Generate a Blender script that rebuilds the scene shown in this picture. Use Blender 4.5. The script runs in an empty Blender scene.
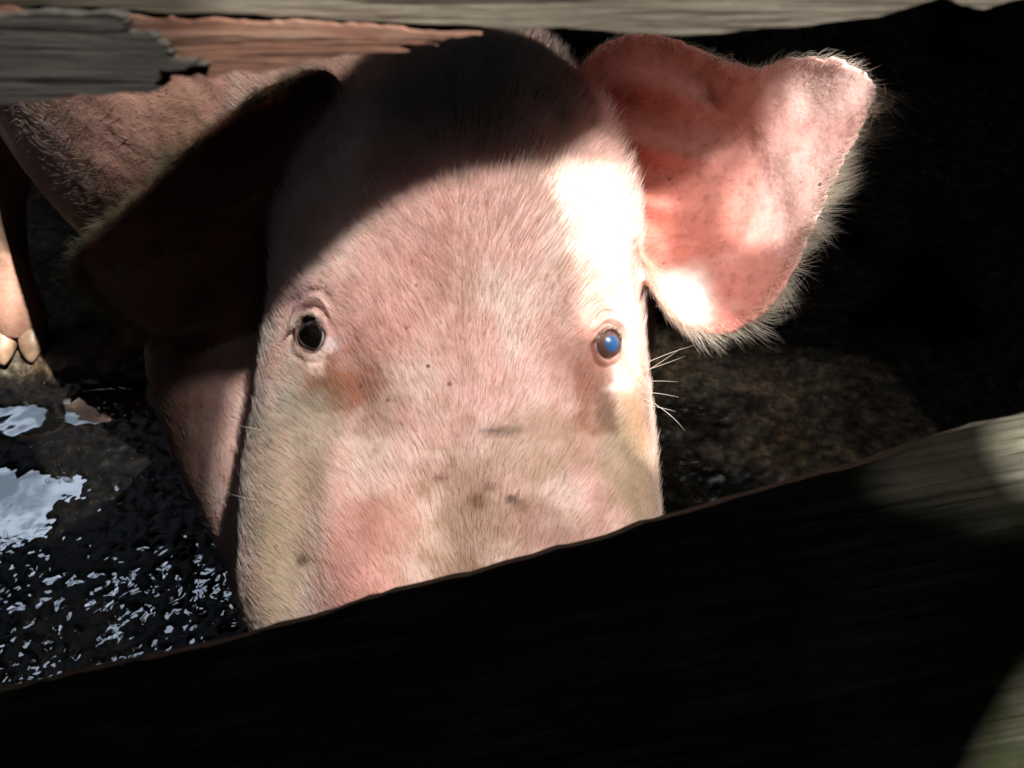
import bpy, bmesh, math
import numpy as np
from mathutils import Vector, Matrix, kdtree
from mathutils.bvhtree import BVHTree
import mathutils.geometry as mg

SC = bpy.context.scene
COL = SC.collection
RNG = np.random.default_rng(7)
R = math.radians

# ------------------------------------------------------------------ camera
CAM_H = 0.85
PITCH = 45.0
FPX = 924.0
cam_d = bpy.data.cameras.new('camera')
cam = bpy.data.objects.new('camera', cam_d)
COL.objects.link(cam)
cam.location = (0, 0, CAM_H)
cam.rotation_euler = (R(90 - PITCH), 0, 0)
cam_d.sensor_width = 36.0
cam_d.lens = FPX * 36.0 / 1024.0
cam_d.clip_start = 0.01
cam_d.clip_end = 500
cam_d.dof.use_dof = True
cam_d.dof.focus_distance = 0.60
cam_d.dof.aperture_fstop = 22.0
SC.camera = cam

# ------------------------------------------------------------------ sky, sun, exposure
SUN_DIR = Vector((0.40, -0.15, 0.90)).normalized()
SUN_EL = math.asin(SUN_DIR.z)
SUN_AZ = math.atan2(SUN_DIR.x, SUN_DIR.y)
world = bpy.data.worlds.new('World')
SC.world = world
world.use_nodes = True
wn = world.node_tree
bg = wn.nodes['Background']
sky = wn.nodes.new('ShaderNodeTexSky')
sky.sky_type = 'NISHITA'
sky.sun_disc = False
sky.sun_elevation = SUN_EL
sky.sun_rotation = SUN_AZ
wn.links.new(sky.outputs[0], bg.inputs[0])
bg.inputs[1].default_value = 0.05
sun_d = bpy.data.lights.new('sun', 'SUN')
sun_d.energy = 5.0
sun_d.angle = R(0.5)
sun_d.color = (1.0, 0.97, 0.93)
sun = bpy.data.objects.new('sun', sun_d)
COL.objects.link(sun)
sun.rotation_euler = SUN_DIR.to_track_quat('Z', 'Y').to_euler()
sun.location = (0, 0, 6)
SC.view_settings.view_transform = 'Standard'
SC.view_settings.look = 'None'
SC.view_settings.gamma = 1.0
SC.view_settings.use_curve_mapping = False
SC.view_settings.exposure = 1.2
SC.render.engine = 'CYCLES'
SC.cycles.max_bounces = 8
SC.cycles.diffuse_bounces = 2
SC.cycles.transparent_max_bounces = 12

# ------------------------------------------------------------------ numpy helpers
FW = np.array([0, math.cos(R(PITCH)), -math.sin(R(PITCH))])
UPV = np.array([0, math.sin(R(PITCH)), math.cos(R(PITCH))])
RT = np.array([1.0, 0, 0])
EYE = np.array([0, 0, CAM_H])


def M(x, y, d):
    """a point measured on the photograph, x and y in pixels, d metres deep"""
    return EYE + d * (FW + (x - 512) / FPX * RT + (384 - y) / FPX * UPV)


def _hash(ix, iy, iz, seed):
    h = (ix.astype(np.int64) * 374761393 + iy.astype(np.int64) * 668265263 + iz.astype(np.int64) * 2147483647 + seed * 974634777) & 0xffffffff
    h = ((h ^ (h >> 13)) * 1274126177) & 0xffffffff
    h = h ^ (h >> 16)
    return (h & 0xffff) / 65535.0


def vnoise(p, scale, seed=0):
    q = p * scale
    i = np.floor(q)
    f = q - i
    f = f * f * (3 - 2 * f)
    i = i.astype(np.int64)
    out = 0
    for dx in (0, 1):
        for dy in (0, 1):
            for dz in (0, 1):
                w = (f[:, 0] if dx else 1 - f[:, 0]) * (f[:, 1] if dy else 1 - f[:, 1]) * (f[:, 2] if dz else 1 - f[:, 2])
                out = out + w * _hash(i[:, 0] + dx, i[:, 1] + dy, i[:, 2] + dz, seed)
    return out


def fbm(p, scale, oct=4, seed=0, gain=0.5):
    a, s, tot, o = 1.0, scale, 0, 0
    for k in range(oct):
        o = o + a * vnoise(p, s, seed + k * 17)
        tot += a
        a *= gain
        s *= 2.03
    return o / tot


def norm(v):
    return v / np.maximum(np.linalg.norm(v, axis=-1, keepdims=True), 1e-9)


def sstep(a, b, x):
    t = np.clip((x - a) / (b - a), 0, 1)
    return t * t * (3 - 2 * t)


# ------------------------------------------------------------------ object helpers
def link_mesh(name, me, mat=None, parent=None):
    o = bpy.data.objects.new(name, me)
    COL.objects.link(o)
    if mat is not None:
        me.materials.append(mat)
    if parent is not None:
        o.parent = parent
    return o


def mesh_np(name, v, f):
    me = bpy.data.meshes.new(name)
    me.from_pydata([tuple(map(float, a)) for a in v], [], f)
    me.update()
    return me


def smooth(me):
    me.polygons.foreach_set('use_smooth', [True] * len(me.polygons))


def tag(o, label=None, cat=None, kind=None, group=None):
    if label:
        o['label'] = label
    if cat:
        o['category'] = cat
    if kind:
        o['kind'] = kind
    if group:
        o['group'] = group


def get_np(me):
    v = np.empty(len(me.vertices) * 3, np.float32)
    me.vertices.foreach_get('co', v)
    n = np.empty(len(me.vertices) * 3, np.float32)
    me.vertices.foreach_get('normal', n)
    return v.reshape(-1, 3).astype(float), n.reshape(-1, 3).astype(float)


def set_col(me, name, c):
    a = me.color_attributes.new(name, 'FLOAT_COLOR', 'POINT')
    rgba = np.ones((len(me.vertices), 4), np.float32)
    rgba[:, :3] = c
    a.data.foreach_set('color', rgba.ravel())


# ------------------------------------------------------------------ materials
def new_mat(name):
    m = bpy.data.materials.new(name)
    m.use_nodes = True
    nt = m.node_tree
    return m, nt, nt.nodes['Principled BSDF']


def nd(nt, t, **kw):
    n = nt.nodes.new(t)
    for k, v in kw.items():
        if k.startswith('i_'):
            n.inputs[k[2:].replace('_', ' ')].default_value = v
        else:
            setattr(n, k, v)
    return n


def ramp(nt, stops):
    r = nt.nodes.new('ShaderNodeValToRGB')
    e = r.color_ramp.elements
    while len(e) < len(stops):
        e.new(0.5)
    for el, (p, c) in zip(e, stops):
        el.position = p
        el.color = (*c, 1) if len(c) == 3 else c
    return r


def mat_skin():
    m, nt, b = new_mat('pig_skin')
    L = nt.links.new
    at = nd(nt, 'ShaderNodeAttribute', attribute_name='skin')
    tc = nd(nt, 'ShaderNodeTexCoord')
    n1 = nd(nt, 'ShaderNodeTexNoise', i_Scale=90.0, i_Detail=5.0, i_Roughness=0.65)
    L(tc.outputs['Object'], n1.inputs['Vector'])
    r1 = ramp(nt, [(0.30, (0.62, 0.50, 0.44)), (0.5, (0.95, 0.92, 0.9)), (0.72, (1.12, 1.1, 1.08))])
    L(n1.outputs['Fac'], r1.inputs[0])
    mx = nd(nt, 'ShaderNodeMix', data_type='RGBA', blend_type='MULTIPLY')
    mx.inputs[0].default_value = 0.5
    L(at.outputs['Color'], mx.inputs[6])
    L(r1.outputs[0], mx.inputs[7])
    # little dark scabs and grains of dirt
    n2 = nd(nt, 'ShaderNodeTexVoronoi', i_Scale=85.0, i_Randomness=1.0)
    L(tc.outputs['Object'], n2.inputs['Vector'])
    n3 = nd(nt, 'ShaderNodeTexNoise', i_Scale=22.0, i_Detail=2.0)
    L(tc.outputs['Object'], n3.inputs['Vector'])
    r2 = ramp(nt, [(0.05, (1, 1, 1)), (0.16, (0, 0, 0))])
    L(n2.outputs['Distance'], r2.inputs[0])
    r3 = ramp(nt, [(0.56, (0, 0, 0)), (0.66, (1, 1, 1))])
    L(n3.outputs['Fac'], r3.inputs[0])
    mu = nd(nt, 'ShaderNodeMath', operation='MULTIPLY')
    L(r2.outputs[0], mu.inputs[0])
    L(r3.outputs[0], mu.inputs[1])
    m2 = nd(nt, 'ShaderNodeMix', data_type='RGBA')
    L(mu.outputs[0], m2.inputs[0])
    L(mx.outputs[2], m2.inputs[6])
    m2.inputs[7].default_value = (0.12, 0.05, 0.03, 1)
    L(m2.outputs[2], b.inputs['Base Color'])
    b.inputs['Roughness'].default_value = 0.55
    b.inputs['Subsurface Weight'].default_value = 0.35
    b.inputs['Subsurface Radius'].default_value = (1.0, 0.32, 0.2)
    b.inputs['Subsurface Scale'].default_value = 0.006
    b.inputs['Specular IOR Level'].default_value = 0.3
    n4 = nd(nt, 'ShaderNodeTexNoise', i_Scale=260.0, i_Detail=3.0)
    L(tc.outputs['Object'], n4.inputs['Vector'])
    ad = nd(nt, 'ShaderNodeMath', operation='ADD')
    L(n4.outputs['Fac'], ad.inputs[0])
    L(n1.outputs['Fac'], ad.inputs[1])
    bp = nd(nt, 'ShaderNodeBump', i_Strength=0.45, i_Distance=0.0010)
    L(ad.outputs[0], bp.inputs['Height'])
    L(bp.outputs[0], b.inputs['Normal'])
    return m


def mat_hair(name, c1, c2, rough_noise=40.0):
    m, nt, b = new_mat(name)
    L = nt.links.new
    tc = nd(nt, 'ShaderNodeTexCoord')
    hi = nd(nt, 'ShaderNodeHairInfo')
    n1 = nd(nt, 'ShaderNodeTexNoise', i_Scale=rough_noise, i_Detail=2.0)
    L(tc.outputs['Object'], n1.inputs['Vector'])
    ad = nd(nt, 'ShaderNodeMath', operation='ADD')
    L(n1.outputs['Fac'], ad.inputs[0])
    L(hi.outputs['Random'], ad.inputs[1])
    ml = nd(nt, 'ShaderNodeMath', operation='MULTIPLY')
    ml.inputs[1].default_value = 0.5
    L(ad.outputs[0], ml.inputs[0])
    r = ramp(nt, [(0.25, c1), (0.7, c2)])
    L(ml.outputs[0], r.inputs[0])
    di = nd(nt, 'ShaderNodeBsdfDiffuse')
    tr = nd(nt, 'ShaderNodeBsdfTranslucent')
    gl = nd(nt, 'ShaderNodeBsdfGlossy', i_Roughness=0.45)
    gl.inputs['Color'].default_value = (0.8, 0.8, 0.8, 1)
    at = nd(nt, 'ShaderNodeAttribute', attribute_name='tint')
    mt_ = nd(nt, 'ShaderNodeMix', data_type='RGBA')
    mt_.inputs[0].default_value = 0.58
    L(r.outputs[0], mt_.inputs[6])
    L(at.outputs['Color'], mt_.inputs[7])
    L(mt_.outputs[2], di.inputs[0])
    L(mt_.outputs[2], tr.inputs[0])
    a = nd(nt, 'ShaderNodeMixShader')
    a.inputs[0].default_value = 0.5
    L(di.outputs[0], a.inputs[1])
    L(tr.outputs[0], a.inputs[2])
    c = nd(nt, 'ShaderNodeMixShader')
    c.inputs[0].default_value = 0.06
    L(a.outputs[0], c.inputs[1])
    L(gl.outputs[0], c.inputs[2])
    L(c.outputs[0], nt.nodes['Material Output'].inputs['Surface'])
    nt.nodes.remove(b)
    return m


def mat_simple(name, col, rough=0.5, spec=0.5, noise=None, bump=None, coat=0.0):
    m, nt, b = new_mat(name)
    L = nt.links.new
    b.inputs['Base Color'].default_value = (*col, 1)
    b.inputs['Roughness'].default_value = rough
    b.inputs['Specular IOR Level'].default_value = spec
    b.inputs['Coat Weight'].default_value = coat
    if noise:
        tc = nd(nt, 'ShaderNodeTexCoord')
        n = nd(nt, 'ShaderNodeTexNoise', i_Scale=noise[0], i_Detail=5.0)
        L(tc.outputs['Object'], n.inputs['Vector'])
        r = ramp(nt, [(0.3, noise[1]), (0.7, col)])
        L(n.outputs['Fac'], r.inputs[0])
        L(r.outputs[0], b.inputs['Base Color'])
        if bump:
            bp = nd(nt, 'ShaderNodeBump', i_Strength=0.7, i_Distance=bump)
            L(n.outputs['Fac'], bp.inputs['Height'])
            L(bp.outputs[0], b.inputs['Normal'])
    return m


def mat_wood(name, stops, grain=1.0, moss=None, bump=0.0015, rough=0.85, xs=5.0, ys=90.0):
    """long grained weathered wood; the grain runs along local X"""
    m, nt, b = new_mat(name)
    L = nt.links.new
    tc = nd(nt, 'ShaderNodeTexCoord')
    mp = nd(nt, 'ShaderNodeMapping')
    mp.inputs['Scale'].default_value = (xs, ys, ys)
    L(tc.outputs['Object'], mp.inputs['Vector'])
    n0 = nd(nt, 'ShaderNodeTexNoise', i_Scale=1.2, i_Detail=2.0)
    L(mp.outputs[0], n0.inputs['Vector'])
    n1 = nd(nt, 'ShaderNodeTexNoise', i_Scale=2.2, i_Detail=8.0, i_Roughness=0.7, i_Distortion=0.6)
    L(mp.outputs[0], n1.inputs['Vector'])
    n2 = nd(nt, 'ShaderNodeTexNoise', i_Scale=14.0, i_Detail=5.0, i_Roughness=0.6)
    L(tc.outputs['Object'], n2.inputs['Vector'])
    ad = nd(nt, 'ShaderNodeMath', operation='MULTIPLY_ADD')
    L(n1.outputs['Fac'], ad.inputs[0])
    ad.inputs[1].default_value = 0.6
    ml = nd(nt, 'ShaderNodeMath', operation='MULTIPLY')
    L(n2.outputs['Fac'], ml.inputs[0])
    ml.inputs[1].default_value = 0.4
    L(ml.outputs[0], ad.inputs[2])
    r = ramp(nt, stops)
    L(ad.outputs[0], r.inputs[0])
    out = r.outputs[0]
    # fine cracks along the grain
    mp2 = nd(nt, 'ShaderNodeMapping')
    mp2.inputs['Scale'].default_value = (xs * 0.8, ys * 2.2, ys * 2.2)
    L(tc.outputs['Object'], mp2.inputs['Vector'])
    n3 = nd(nt, 'ShaderNodeTexNoise', i_Scale=1.5, i_Detail=3.0, i_Roughness=0.5)
    L(mp2.outputs[0], n3.inputs['Vector'])
    r3 = ramp(nt, [(0.37, (0.18, 0.17, 0.16)), (0.45, (1, 1, 1))])
    L(n3.outputs['Fac'], r3.inputs[0])
    mx = nd(nt, 'ShaderNodeMix', data_type='RGBA', blend_type='MULTIPLY')
    mx.inputs[0].default_value = grain
    L(out, mx.inputs[6])
    L(r3.outputs[0], mx.inputs[7])
    out = mx.outputs[2]
    if moss:
        n4 = nd(nt, 'ShaderNodeTexNoise', i_Scale=9.0, i_Detail=7.0, i_Roughness=0.7)
        L(tc.outputs['Object'], n4.inputs['Vector'])
        r4 = ramp(nt, [(moss[1], (0, 0, 0)), (moss[1] + 0.15, (1, 1, 1))])
        L(n4.outputs['Fac'], r4.inputs[0])
        m4 = nd(nt, 'ShaderNodeMix', data_type='RGBA')
        L(r4.outputs[0], m4.inputs[0])
        L(out, m4.inputs[6])
        m4.inputs[7].default_value = (*moss[0], 1)
        out = m4.outputs[2]
    L(out, b.inputs['Base Color'])
    b.inputs['Roughness'].default_value = rough
    b.inputs['Specular IOR Level'].default_value = 0.2
    mu = nd(nt, 'ShaderNodeMath', operation='MULTIPLY')
    L(n1.outputs['Fac'], mu.inputs[0])
    L(r3.outputs[0], mu.inputs[1])
    bp = nd(nt, 'ShaderNodeBump', i_Strength=0.8, i_Distance=bump)
    L(mu.outputs[0], bp.inputs['Height'])
    L(bp.outputs[0], b.inputs['Normal'])
    return m


def mat_floor():
    m, nt, b = new_mat('wet_concrete')
    L = nt.links.new
    tc = nd(nt, 'ShaderNodeTexCoord')
    at = nd(nt, 'ShaderNodeAttribute', attribute_name='ground')
    n1 = nd(nt, 'ShaderNodeTexNoise', i_Scale=55.0, i_Detail=8.0, i_Roughness=0.75)
    L(tc.outputs['Object'], n1.inputs['Vector'])
    r1 = ramp(nt, [(0.38, (0.15, 0.14, 0.13)), (0.52, (0.7, 0.68, 0.62)), (0.66, (2.2, 1.9, 1.5))])
    L(n1.outputs['Fac'], r1.inputs[0])
    mx = nd(nt, 'ShaderNodeMix', data_type='RGBA', blend_type='MULTIPLY')
    mx.inputs[0].default_value = 1.0
    L(at.outputs['Color'], mx.inputs[6])
    L(r1.outputs[0], mx.inputs[7])
    # pale grit
    v = nd(nt, 'ShaderNodeTexVoronoi', i_Scale=70.0)
    L(tc.outputs['Object'], v.inputs['Vector'])
    rv = ramp(nt, [(0.05, (1, 1, 1)), (0.12, (0, 0, 0))])
    L(v.outputs['Distance'], rv.inputs[0])
    wn_ = nd(nt, 'ShaderNodeSeparateColor')
    L(v.outputs['Color'], wn_.inputs[0])
    gt = nd(nt, 'ShaderNodeMath', operation='GREATER_THAN')
    gt.inputs[1].default_value = 0.93
    L(wn_.outputs[0], gt.inputs[0])
    mu = nd(nt, 'ShaderNodeMath', operation='MULTIPLY')
    L(rv.outputs[0], mu.inputs[0])
    L(gt.outputs[0], mu.inputs[1])
    m2 = nd(nt, 'ShaderNodeMix', data_type='RGBA')
    L(mu.outputs[0], m2.inputs[0])
    L(mx.outputs[2], m2.inputs[6])
    m2.inputs[7].default_value = (0.28, 0.2, 0.11, 1)
    L(m2.outputs[2], b.inputs['Base Color'])
    n2 = nd(nt, 'ShaderNodeTexNoise', i_Scale=9.0, i_Detail=3.0)
    L(tc.outputs['Object'], n2.inputs['Vector'])
    r2 = ramp(nt, [(0.4, (0.08, 0.08, 0.08)), (0.6, (0.35, 0.35, 0.35))])
    L(n2.outputs['Fac'], r2.inputs[0])
    sp = nd(nt, 'ShaderNodeSeparateColor')
    L(r2.outputs[0], sp.inputs[0])
    ad = nd(nt, 'ShaderNodeMath', operation='ADD', use_clamp=True)
    L(sp.outputs[0], ad.inputs[0])
    L(at.outputs['Alpha'], ad.inputs[1])
    L(ad.outputs[0], b.inputs['Roughness'])
    b.inputs['IOR'].default_value = 1.45
    bp = nd(nt, 'ShaderNodeBump', i_Strength=0.7, i_Distance=0.002)
    L(n1.outputs['Fac'], bp.inputs['Height'])
    L(bp.outputs[0], b.inputs['Normal'])
    return m


def mat_water():
    m, nt, b = new_mat('muddy_water')
    L = nt.links.new
    b.inputs['Base Color'].default_value = (0.012, 0.011, 0.009, 1)
    b.inputs['Roughness'].default_value = 0.03
    b.inputs['IOR'].default_value = 3.2
    tc = nd(nt, 'ShaderNodeTexCoord')
    n = nd(nt, 'ShaderNodeTexNoise', i_Scale=14.0, i_Detail=2.0)
    L(tc.outputs['Object'], n.inputs['Vector'])
    bp = nd(nt, 'ShaderNodeBump', i_Strength=0.25, i_Distance=0.004)
    L(n.outputs['Fac'], bp.inputs['Height'])
    # wind-broken ripples on the shallow film nearer the fence
    sx = nd(nt, 'ShaderNodeSeparateXYZ')
    L(tc.outputs['Object'], sx.inputs[0])
    mr = nd(nt, 'ShaderNodeMapRange')
    mr.inputs['From Min'].default_value = 0.64
    mr.inputs['From Max'].default_value = 0.56
    L(sx.outputs['Y'], mr.inputs['Value'])
    n2 = nd(nt, 'ShaderNodeTexNoise', i_Scale=38.0, i_Detail=2.0, i_Distortion=0.6)
    L(tc.outputs['Object'], n2.inputs['Vector'])
    bp2 = nd(nt, 'ShaderNodeBump', i_Distance=0.0022)
    L(mr.outputs[0], bp2.inputs['Strength'])
    L(n2.outputs['Fac'], bp2.inputs['Height'])
    L(bp.outputs[0], bp2.inputs['Normal'])
    L(bp2.outputs[0], b.inputs['Normal'])
    return m


def mat_dimmer(open_part):  # part-transparent sheet, added overhead to let only some sun through
    m, nt, b = new_mat('sun_dimmer_%d' % int(open_part * 100))
    L = nt.links.new
    b.inputs['Base Color'].default_value = (0.05, 0.07, 0.05, 1)
    b.inputs['Roughness'].default_value = 0.8
    tr = nd(nt, 'ShaderNodeBsdfTransparent')
    mx = nd(nt, 'ShaderNodeMixShader')
    mx.inputs[0].default_value = open_part
    L(b.outputs[0], mx.inputs[1])
    L(tr.outputs[0], mx.inputs[2])
    L(mx.outputs[0], nt.nodes['Material Output'].inputs['Surface'])
    return m


MAT_SKIN = mat_skin()
MAT_BRISTLE = mat_hair('white_bristle', (0.66, 0.57, 0.48), (0.92, 0.88, 0.82))
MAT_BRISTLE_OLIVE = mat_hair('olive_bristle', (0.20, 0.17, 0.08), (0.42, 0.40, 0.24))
MAT_BRISTLE_BODY = mat_hair('tawny_bristle', (0.42, 0.30, 0.19), (0.75, 0.62, 0.48))

# ------------------------------------------------------------------ floor and puddle
def axis_coords(a, b, lo, hi, step, far_step=0.25):
    c = list(np.arange(lo, hi + 1e-6, step))
    x, s = lo, step
    left = []
    while x > a:
        s *= 1.35
        x -= s
        left.append(x)
    x, s = hi, step
    right = []
    while x < b:
        s *= 1.35
        x += s
        right.append(x)
    return np.array(left[::-1] + c + right)


WATER_Z = -0.0035
xs = axis_coords(-60, 60, -0.95, 1.05, 0.0040)
ys = axis_coords(-60, 60, 0.25, 1.85, 0.0042)
gx, gy = np.meshgrid(xs, ys)
P2 = np.stack([gx.ravel(), gy.ravel(), np.zeros(gx.size)], 1)


def blob(cx, cy, rx, ry, rot=0):
    c, s = math.cos(rot), math.sin(rot)
    dx, dy = P2[:, 0] - cx, P2[:, 1] - cy
    u, v = c * dx + s * dy, -s * dx + c * dy
    return np.sqrt((u / rx) ** 2 + (v / ry) ** 2)


near = (P2[:, 0] > -1.3) & (P2[:, 0] < 1.5) & (P2[:, 1] > 0) & (P2[:, 1] < 2.3)
h = 0.007 * (fbm(P2, 4.0, 3, 3) - 0.45)
peb = fbm(P2, 125.0, 3, 11, 0.8)
lowc = sstep(0.62, 0.56, P2[:, 1] + 0.05 * (fbm(P2, 12, 2, 8) - .5)) * sstep(-0.15, -0.3, P2[:, 0])
h += 0.0095 * (peb - 0.5) * near * (1 + 0.10 * lowc)
h -= 0.0006 * lowc
wob = 0.38 * (fbm(P2, 26.0, 4, 5, 0.65) - 0.5) * 2
wet = sstep(0.25, -0.3, P2[:, 0])            # the lower, wetter side of the pen
h -= 0.0022 * wet
p1 = blob(-0.63, 0.645, 0.115, 0.060, 0.15) + wob
p2 = blob(-0.62, 0.785, 0.060, 0.026, 0.0) + wob
p3 = blob(-0.52, 0.815, 0.052, 0.030, 0.3) + wob
for p in (p1, p2, p3):
    h -= 0.009 * sstep(1.15, 0.85, p)
h += 0.015 * sstep(0.845, 0.885, P2[:, 1] + 0.03 * (fbm(P2, 9, 2, 2) - 0.5)) * sstep(0.3, -0.25, P2[:, 0])  # worn step at the back
P2[:, 2] = h
nx, ny = len(xs), len(ys)
idx = np.arange(nx * ny).reshape(ny, nx)
quads = np.stack([idx[:-1, :-1], idx[:-1, 1:], idx[1:, 1:], idx[1:, :-1]], -1).reshape(-1, 4)
me = bpy.data.meshes.new('floor')
me.vertices.add(len(P2))
me.vertices.foreach_set('co', P2.astype(np.float32).ravel())
me.loops.add(quads.size)
me.loops.foreach_set('vertex_index', quads.ravel().astype(np.int32))
me.polygons.add(len(quads))
me.polygons.foreach_set('loop_start', (np.arange(len(quads)) * 4).astype(np.int32))
me.polygons.foreach_set('loop_total', np.full(len(quads), 4, np.int32))
me.update(calc_edges=True)
smooth(me)
dry = sstep(0.42, 0.62, fbm(P2, 5.0, 4, 21) + 0.12 * sstep(0.0, 0.3, P2[:, 0])) * sstep(0.02, 0.15, P2[:, 0])
back = sstep(0.84, 0.89, P2[:, 1]) * sstep(0.1, -0.3, P2[:, 0])
dry = np.clip(dry + back, 0, 1)[:, None]
brown = fbm(P2, 12.0, 3, 31)[:, None]
c_wet = np.array([0.012, 0.0115, 0.011])
c_dry = np.array([0.10, 0.095, 0.085]) * (1 - brown) + np.array([0.15, 0.095, 0.045]) * brown
gc = c_wet * (1 - dry) + c_dry * dry
a = me.color_attributes.new('ground', 'FLOAT_COLOR', 'POINT')
rgba = np.zeros((len(P2), 4), np.float32)
rgba[:, :3] = gc
rgba[:, 3:] = dry * 0.45
a.data.foreach_set('color', rgba.ravel())
floor = link_mesh('floor', me, mat_floor())
tag(floor, kind='structure')

wv = [(-1.4, 0.1, WATER_Z), (0.15, 0.1, WATER_Z), (0.15, 1.05, WATER_Z), (-1.4, 1.05, WATER_Z)]
water = link_mesh('water', mesh_np('water', wv, [(0, 1, 2, 3)]), mat_water())
tag(water, kind='structure')


def mat_bubble():
    m, nt, b = new_mat('bubble_film')
    L = nt.links.new
    fr = nd(nt, 'ShaderNodeLayerWeight', i_Blend=0.35)
    tr = nd(nt, 'ShaderNodeBsdfTransparent')
    gl = nd(nt, 'ShaderNodeBsdfGlossy', i_Roughness=0.05)
    mx = nd(nt, 'ShaderNodeMixShader')
    L(fr.outputs['Facing'], mx.inputs[0])
    L(tr.outputs[0], mx.inputs[1])
    L(gl.outputs[0], mx.inputs[2])
    L(mx.outputs[0], nt.nodes['Material Output'].inputs['Surface'])
    nt.nodes.remove(b)
    return m


bm = bmesh.new()
for (cx_, cy_, sx_, sy_, nb_) in ((-0.575, 0.745, 0.05, 0.02, 26), (-0.50, 0.80, 0.03, 0.03, 20), (-0.52, 0.70, 0.03, 0.015, 12), (-0.45, 0.70, 0.03, 0.03, 10), (-0.55, 0.52, 0.09, 0.04, 24)):
    for _ in range(nb_):
        r_ = float(RNG.uniform(0.0012, 0.0050))
        x_, y_ = cx_ + sx_ * float(RNG.normal()) * .7, cy_ + sy_ * float(RNG.normal()) * .7
        g = bmesh.ops.create_uvsphere(bm, u_segments=20, v_segments=12, radius=r_, matrix=Matrix.Translation((x_, y_, WATER_Z + 0.0004)))
me = bpy.data.meshes.new('foam_bubbles')
bm.to_mesh(me)
bm.free()
smooth(me)
tag(link_mesh('foam_bubbles', me, mat_bubble()), 'small bubbles of foam floating on the dirty puddle water', 'bubbles', kind='stuff')


# ------------------------------------------------------------------ pig body
def catmull(P, n):
    P = np.asarray(P, float)
    k = len(P)
    out = []
    for i in range(k - 1):
        p0, p1, p2, p3 = P[max(i - 1, 0)], P[i], P[i + 1], P[min(i + 2, k - 1)]
        for j in range(n):
            t = j / n
            out.append(0.5 * ((2 * p1) + (-p0 + p2) * t + (2 * p0 - 5 * p1 + 4 * p2 - p3) * t * t + (-p0 + 3 * p1 - 3 * p2 + p3) * t ** 3))
    out.append(P[-1])
    return np.array(out)


def loft(rings, hint, n=6, seg=40, ptop=2.0, pbot=2.0):
    """rings: (centre xyz, half width, top radius, bottom radius[, power]) -> closed tube"""
    rows = np.array([[*r[0], r[1], r[2], r[3], (r[4] if len(r) > 4 else ptop)] for r in rings], float)
    rr = catmull(rows, n)
    C_ = rr[:, :3]
    ax = norm(np.gradient(C_, axis=0))
    hint = np.asarray(hint, float)
    if hint.ndim == 2:
        hh = catmull(hint, n)
    else:
        hh = np.tile(hint, (len(rr), 1))
    top = norm(hh - (hh * ax).sum(1, keepdims=True) * ax)
    side = np.cross(ax, top)
    verts, faces = [], []
    th = np.linspace(0, 2 * math.pi, seg, endpoint=False)
    for i in range(len(rr)):
        a_, b1, b2, pw = np.maximum(rr[i, 3:7], 0.002)
        c, s = np.cos(th), np.sin(th)
        e = 2 / pw
        x = a_ * np.sign(c) * np.abs(c) ** e
        y = np.where(s > 0, b1, b2) * np.sign(s) * np.abs(s) ** e
        verts.append(C_[i] + x[:, None] * side[i] + y[:, None] * top[i])
    V = np.concatenate(verts)
    m = len(rr)
    for i in range(m - 1):
        for j in range(seg):
            j2 = (j + 1) % seg
            faces.append((i * seg + j, i * seg + j2, (i + 1) * seg + j2, (i + 1) * seg + j))
    faces.append(tuple(range(seg))[::-1])
    faces.append(tuple((m - 1) * seg + j for j in range(seg)))
    return V, faces


def ellipsoid(c, r, seg=28):
    bm = bmesh.new()
    bmesh.ops.create_icosphere(bm, subdivisions=4, radius=1.0)
    v = np.array([x.co[:] for x in bm.verts]) * np.array(r) + np.array(c)
    f = [tuple(q.index for q in p.verts) for p in bm.faces]
    bm.free()
    return v, f


def HR(x, y, dc, hwpx, front, backe, pw=2.3):
    """one ring across the head: measured centre, half width in pixels at that depth, depth to the face and to the throat"""
    return (tuple(M(x, y, dc)), hwpx * dc / FPX, front, backe, pw)


head = [
    HR(452, 792, 0.520, 95, 0.030, 0.030),
    HR(452, 775, 0.520, 128, 0.045, 0.045),
    HR(452, 735, 0.525, 140, 0.045, 0.05),
    HR(452, 680, 0.540, 165, 0.045, 0.06, 2.4),
    HR(452, 600, 0.560, 203, 0.060, 0.08, 2.6),
    HR(452, 500, 0.585, 204, 0.062, 0.10, 2.7),
    HR(455, 400, 0.605, 194, 0.060, 0.12, 2.6),
    HR(457, 320, 0.625, 182, 0.062, 0.13, 2.6),
    HR(462, 240, 0.645, 174, 0.066, 0.14, 2.5),
    HR(468, 170, 0.675, 150, 0.068, 0.14, 2.4),
    HR(455, 110, 0.730, 112, 0.066, 0.13, 2.2),
    HR(430, 75, 0.780, 85, 0.05, 0.08, 2.0),
]
parts = []
parts.append(loft(head, -FW, n=6, seg=56))
trunk = [
    ((-0.005, 0.46, 0.36), 0.10, 0.07, 0.09),
    ((-0.02, 0.52, 0.365), 0.135, 0.09, 0.12),
    ((-0.055, 0.61, 0.37), 0.150, 0.135, 0.15),
    ((-0.125, 0.74, 0.34), 0.165, 0.215, 0.15, 2.0),
    ((-0.245, 0.90, 0.285), 0.222, 0.31, 0.13, 1.85),
    ((-0.43, 1.16, 0.275), 0.245, 0.345, 0.13, 1.8),
    ((-0.56, 1.42, 0.285), 0.25, 0.345, 0.135, 1.85),
    ((-0.68, 1.66, 0.31), 0.23, 0.31, 0.14, 1.9),
    ((-0.79, 1.83, 0.385), 0.17, 0.18, 0.14),
    ((-0.83, 1.90, 0.37), 0.07, 0.08, 0.07),
]
parts.append(loft(trunk, (0, 0, 1), n=6, seg=56, ptop=2.1))
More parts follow.
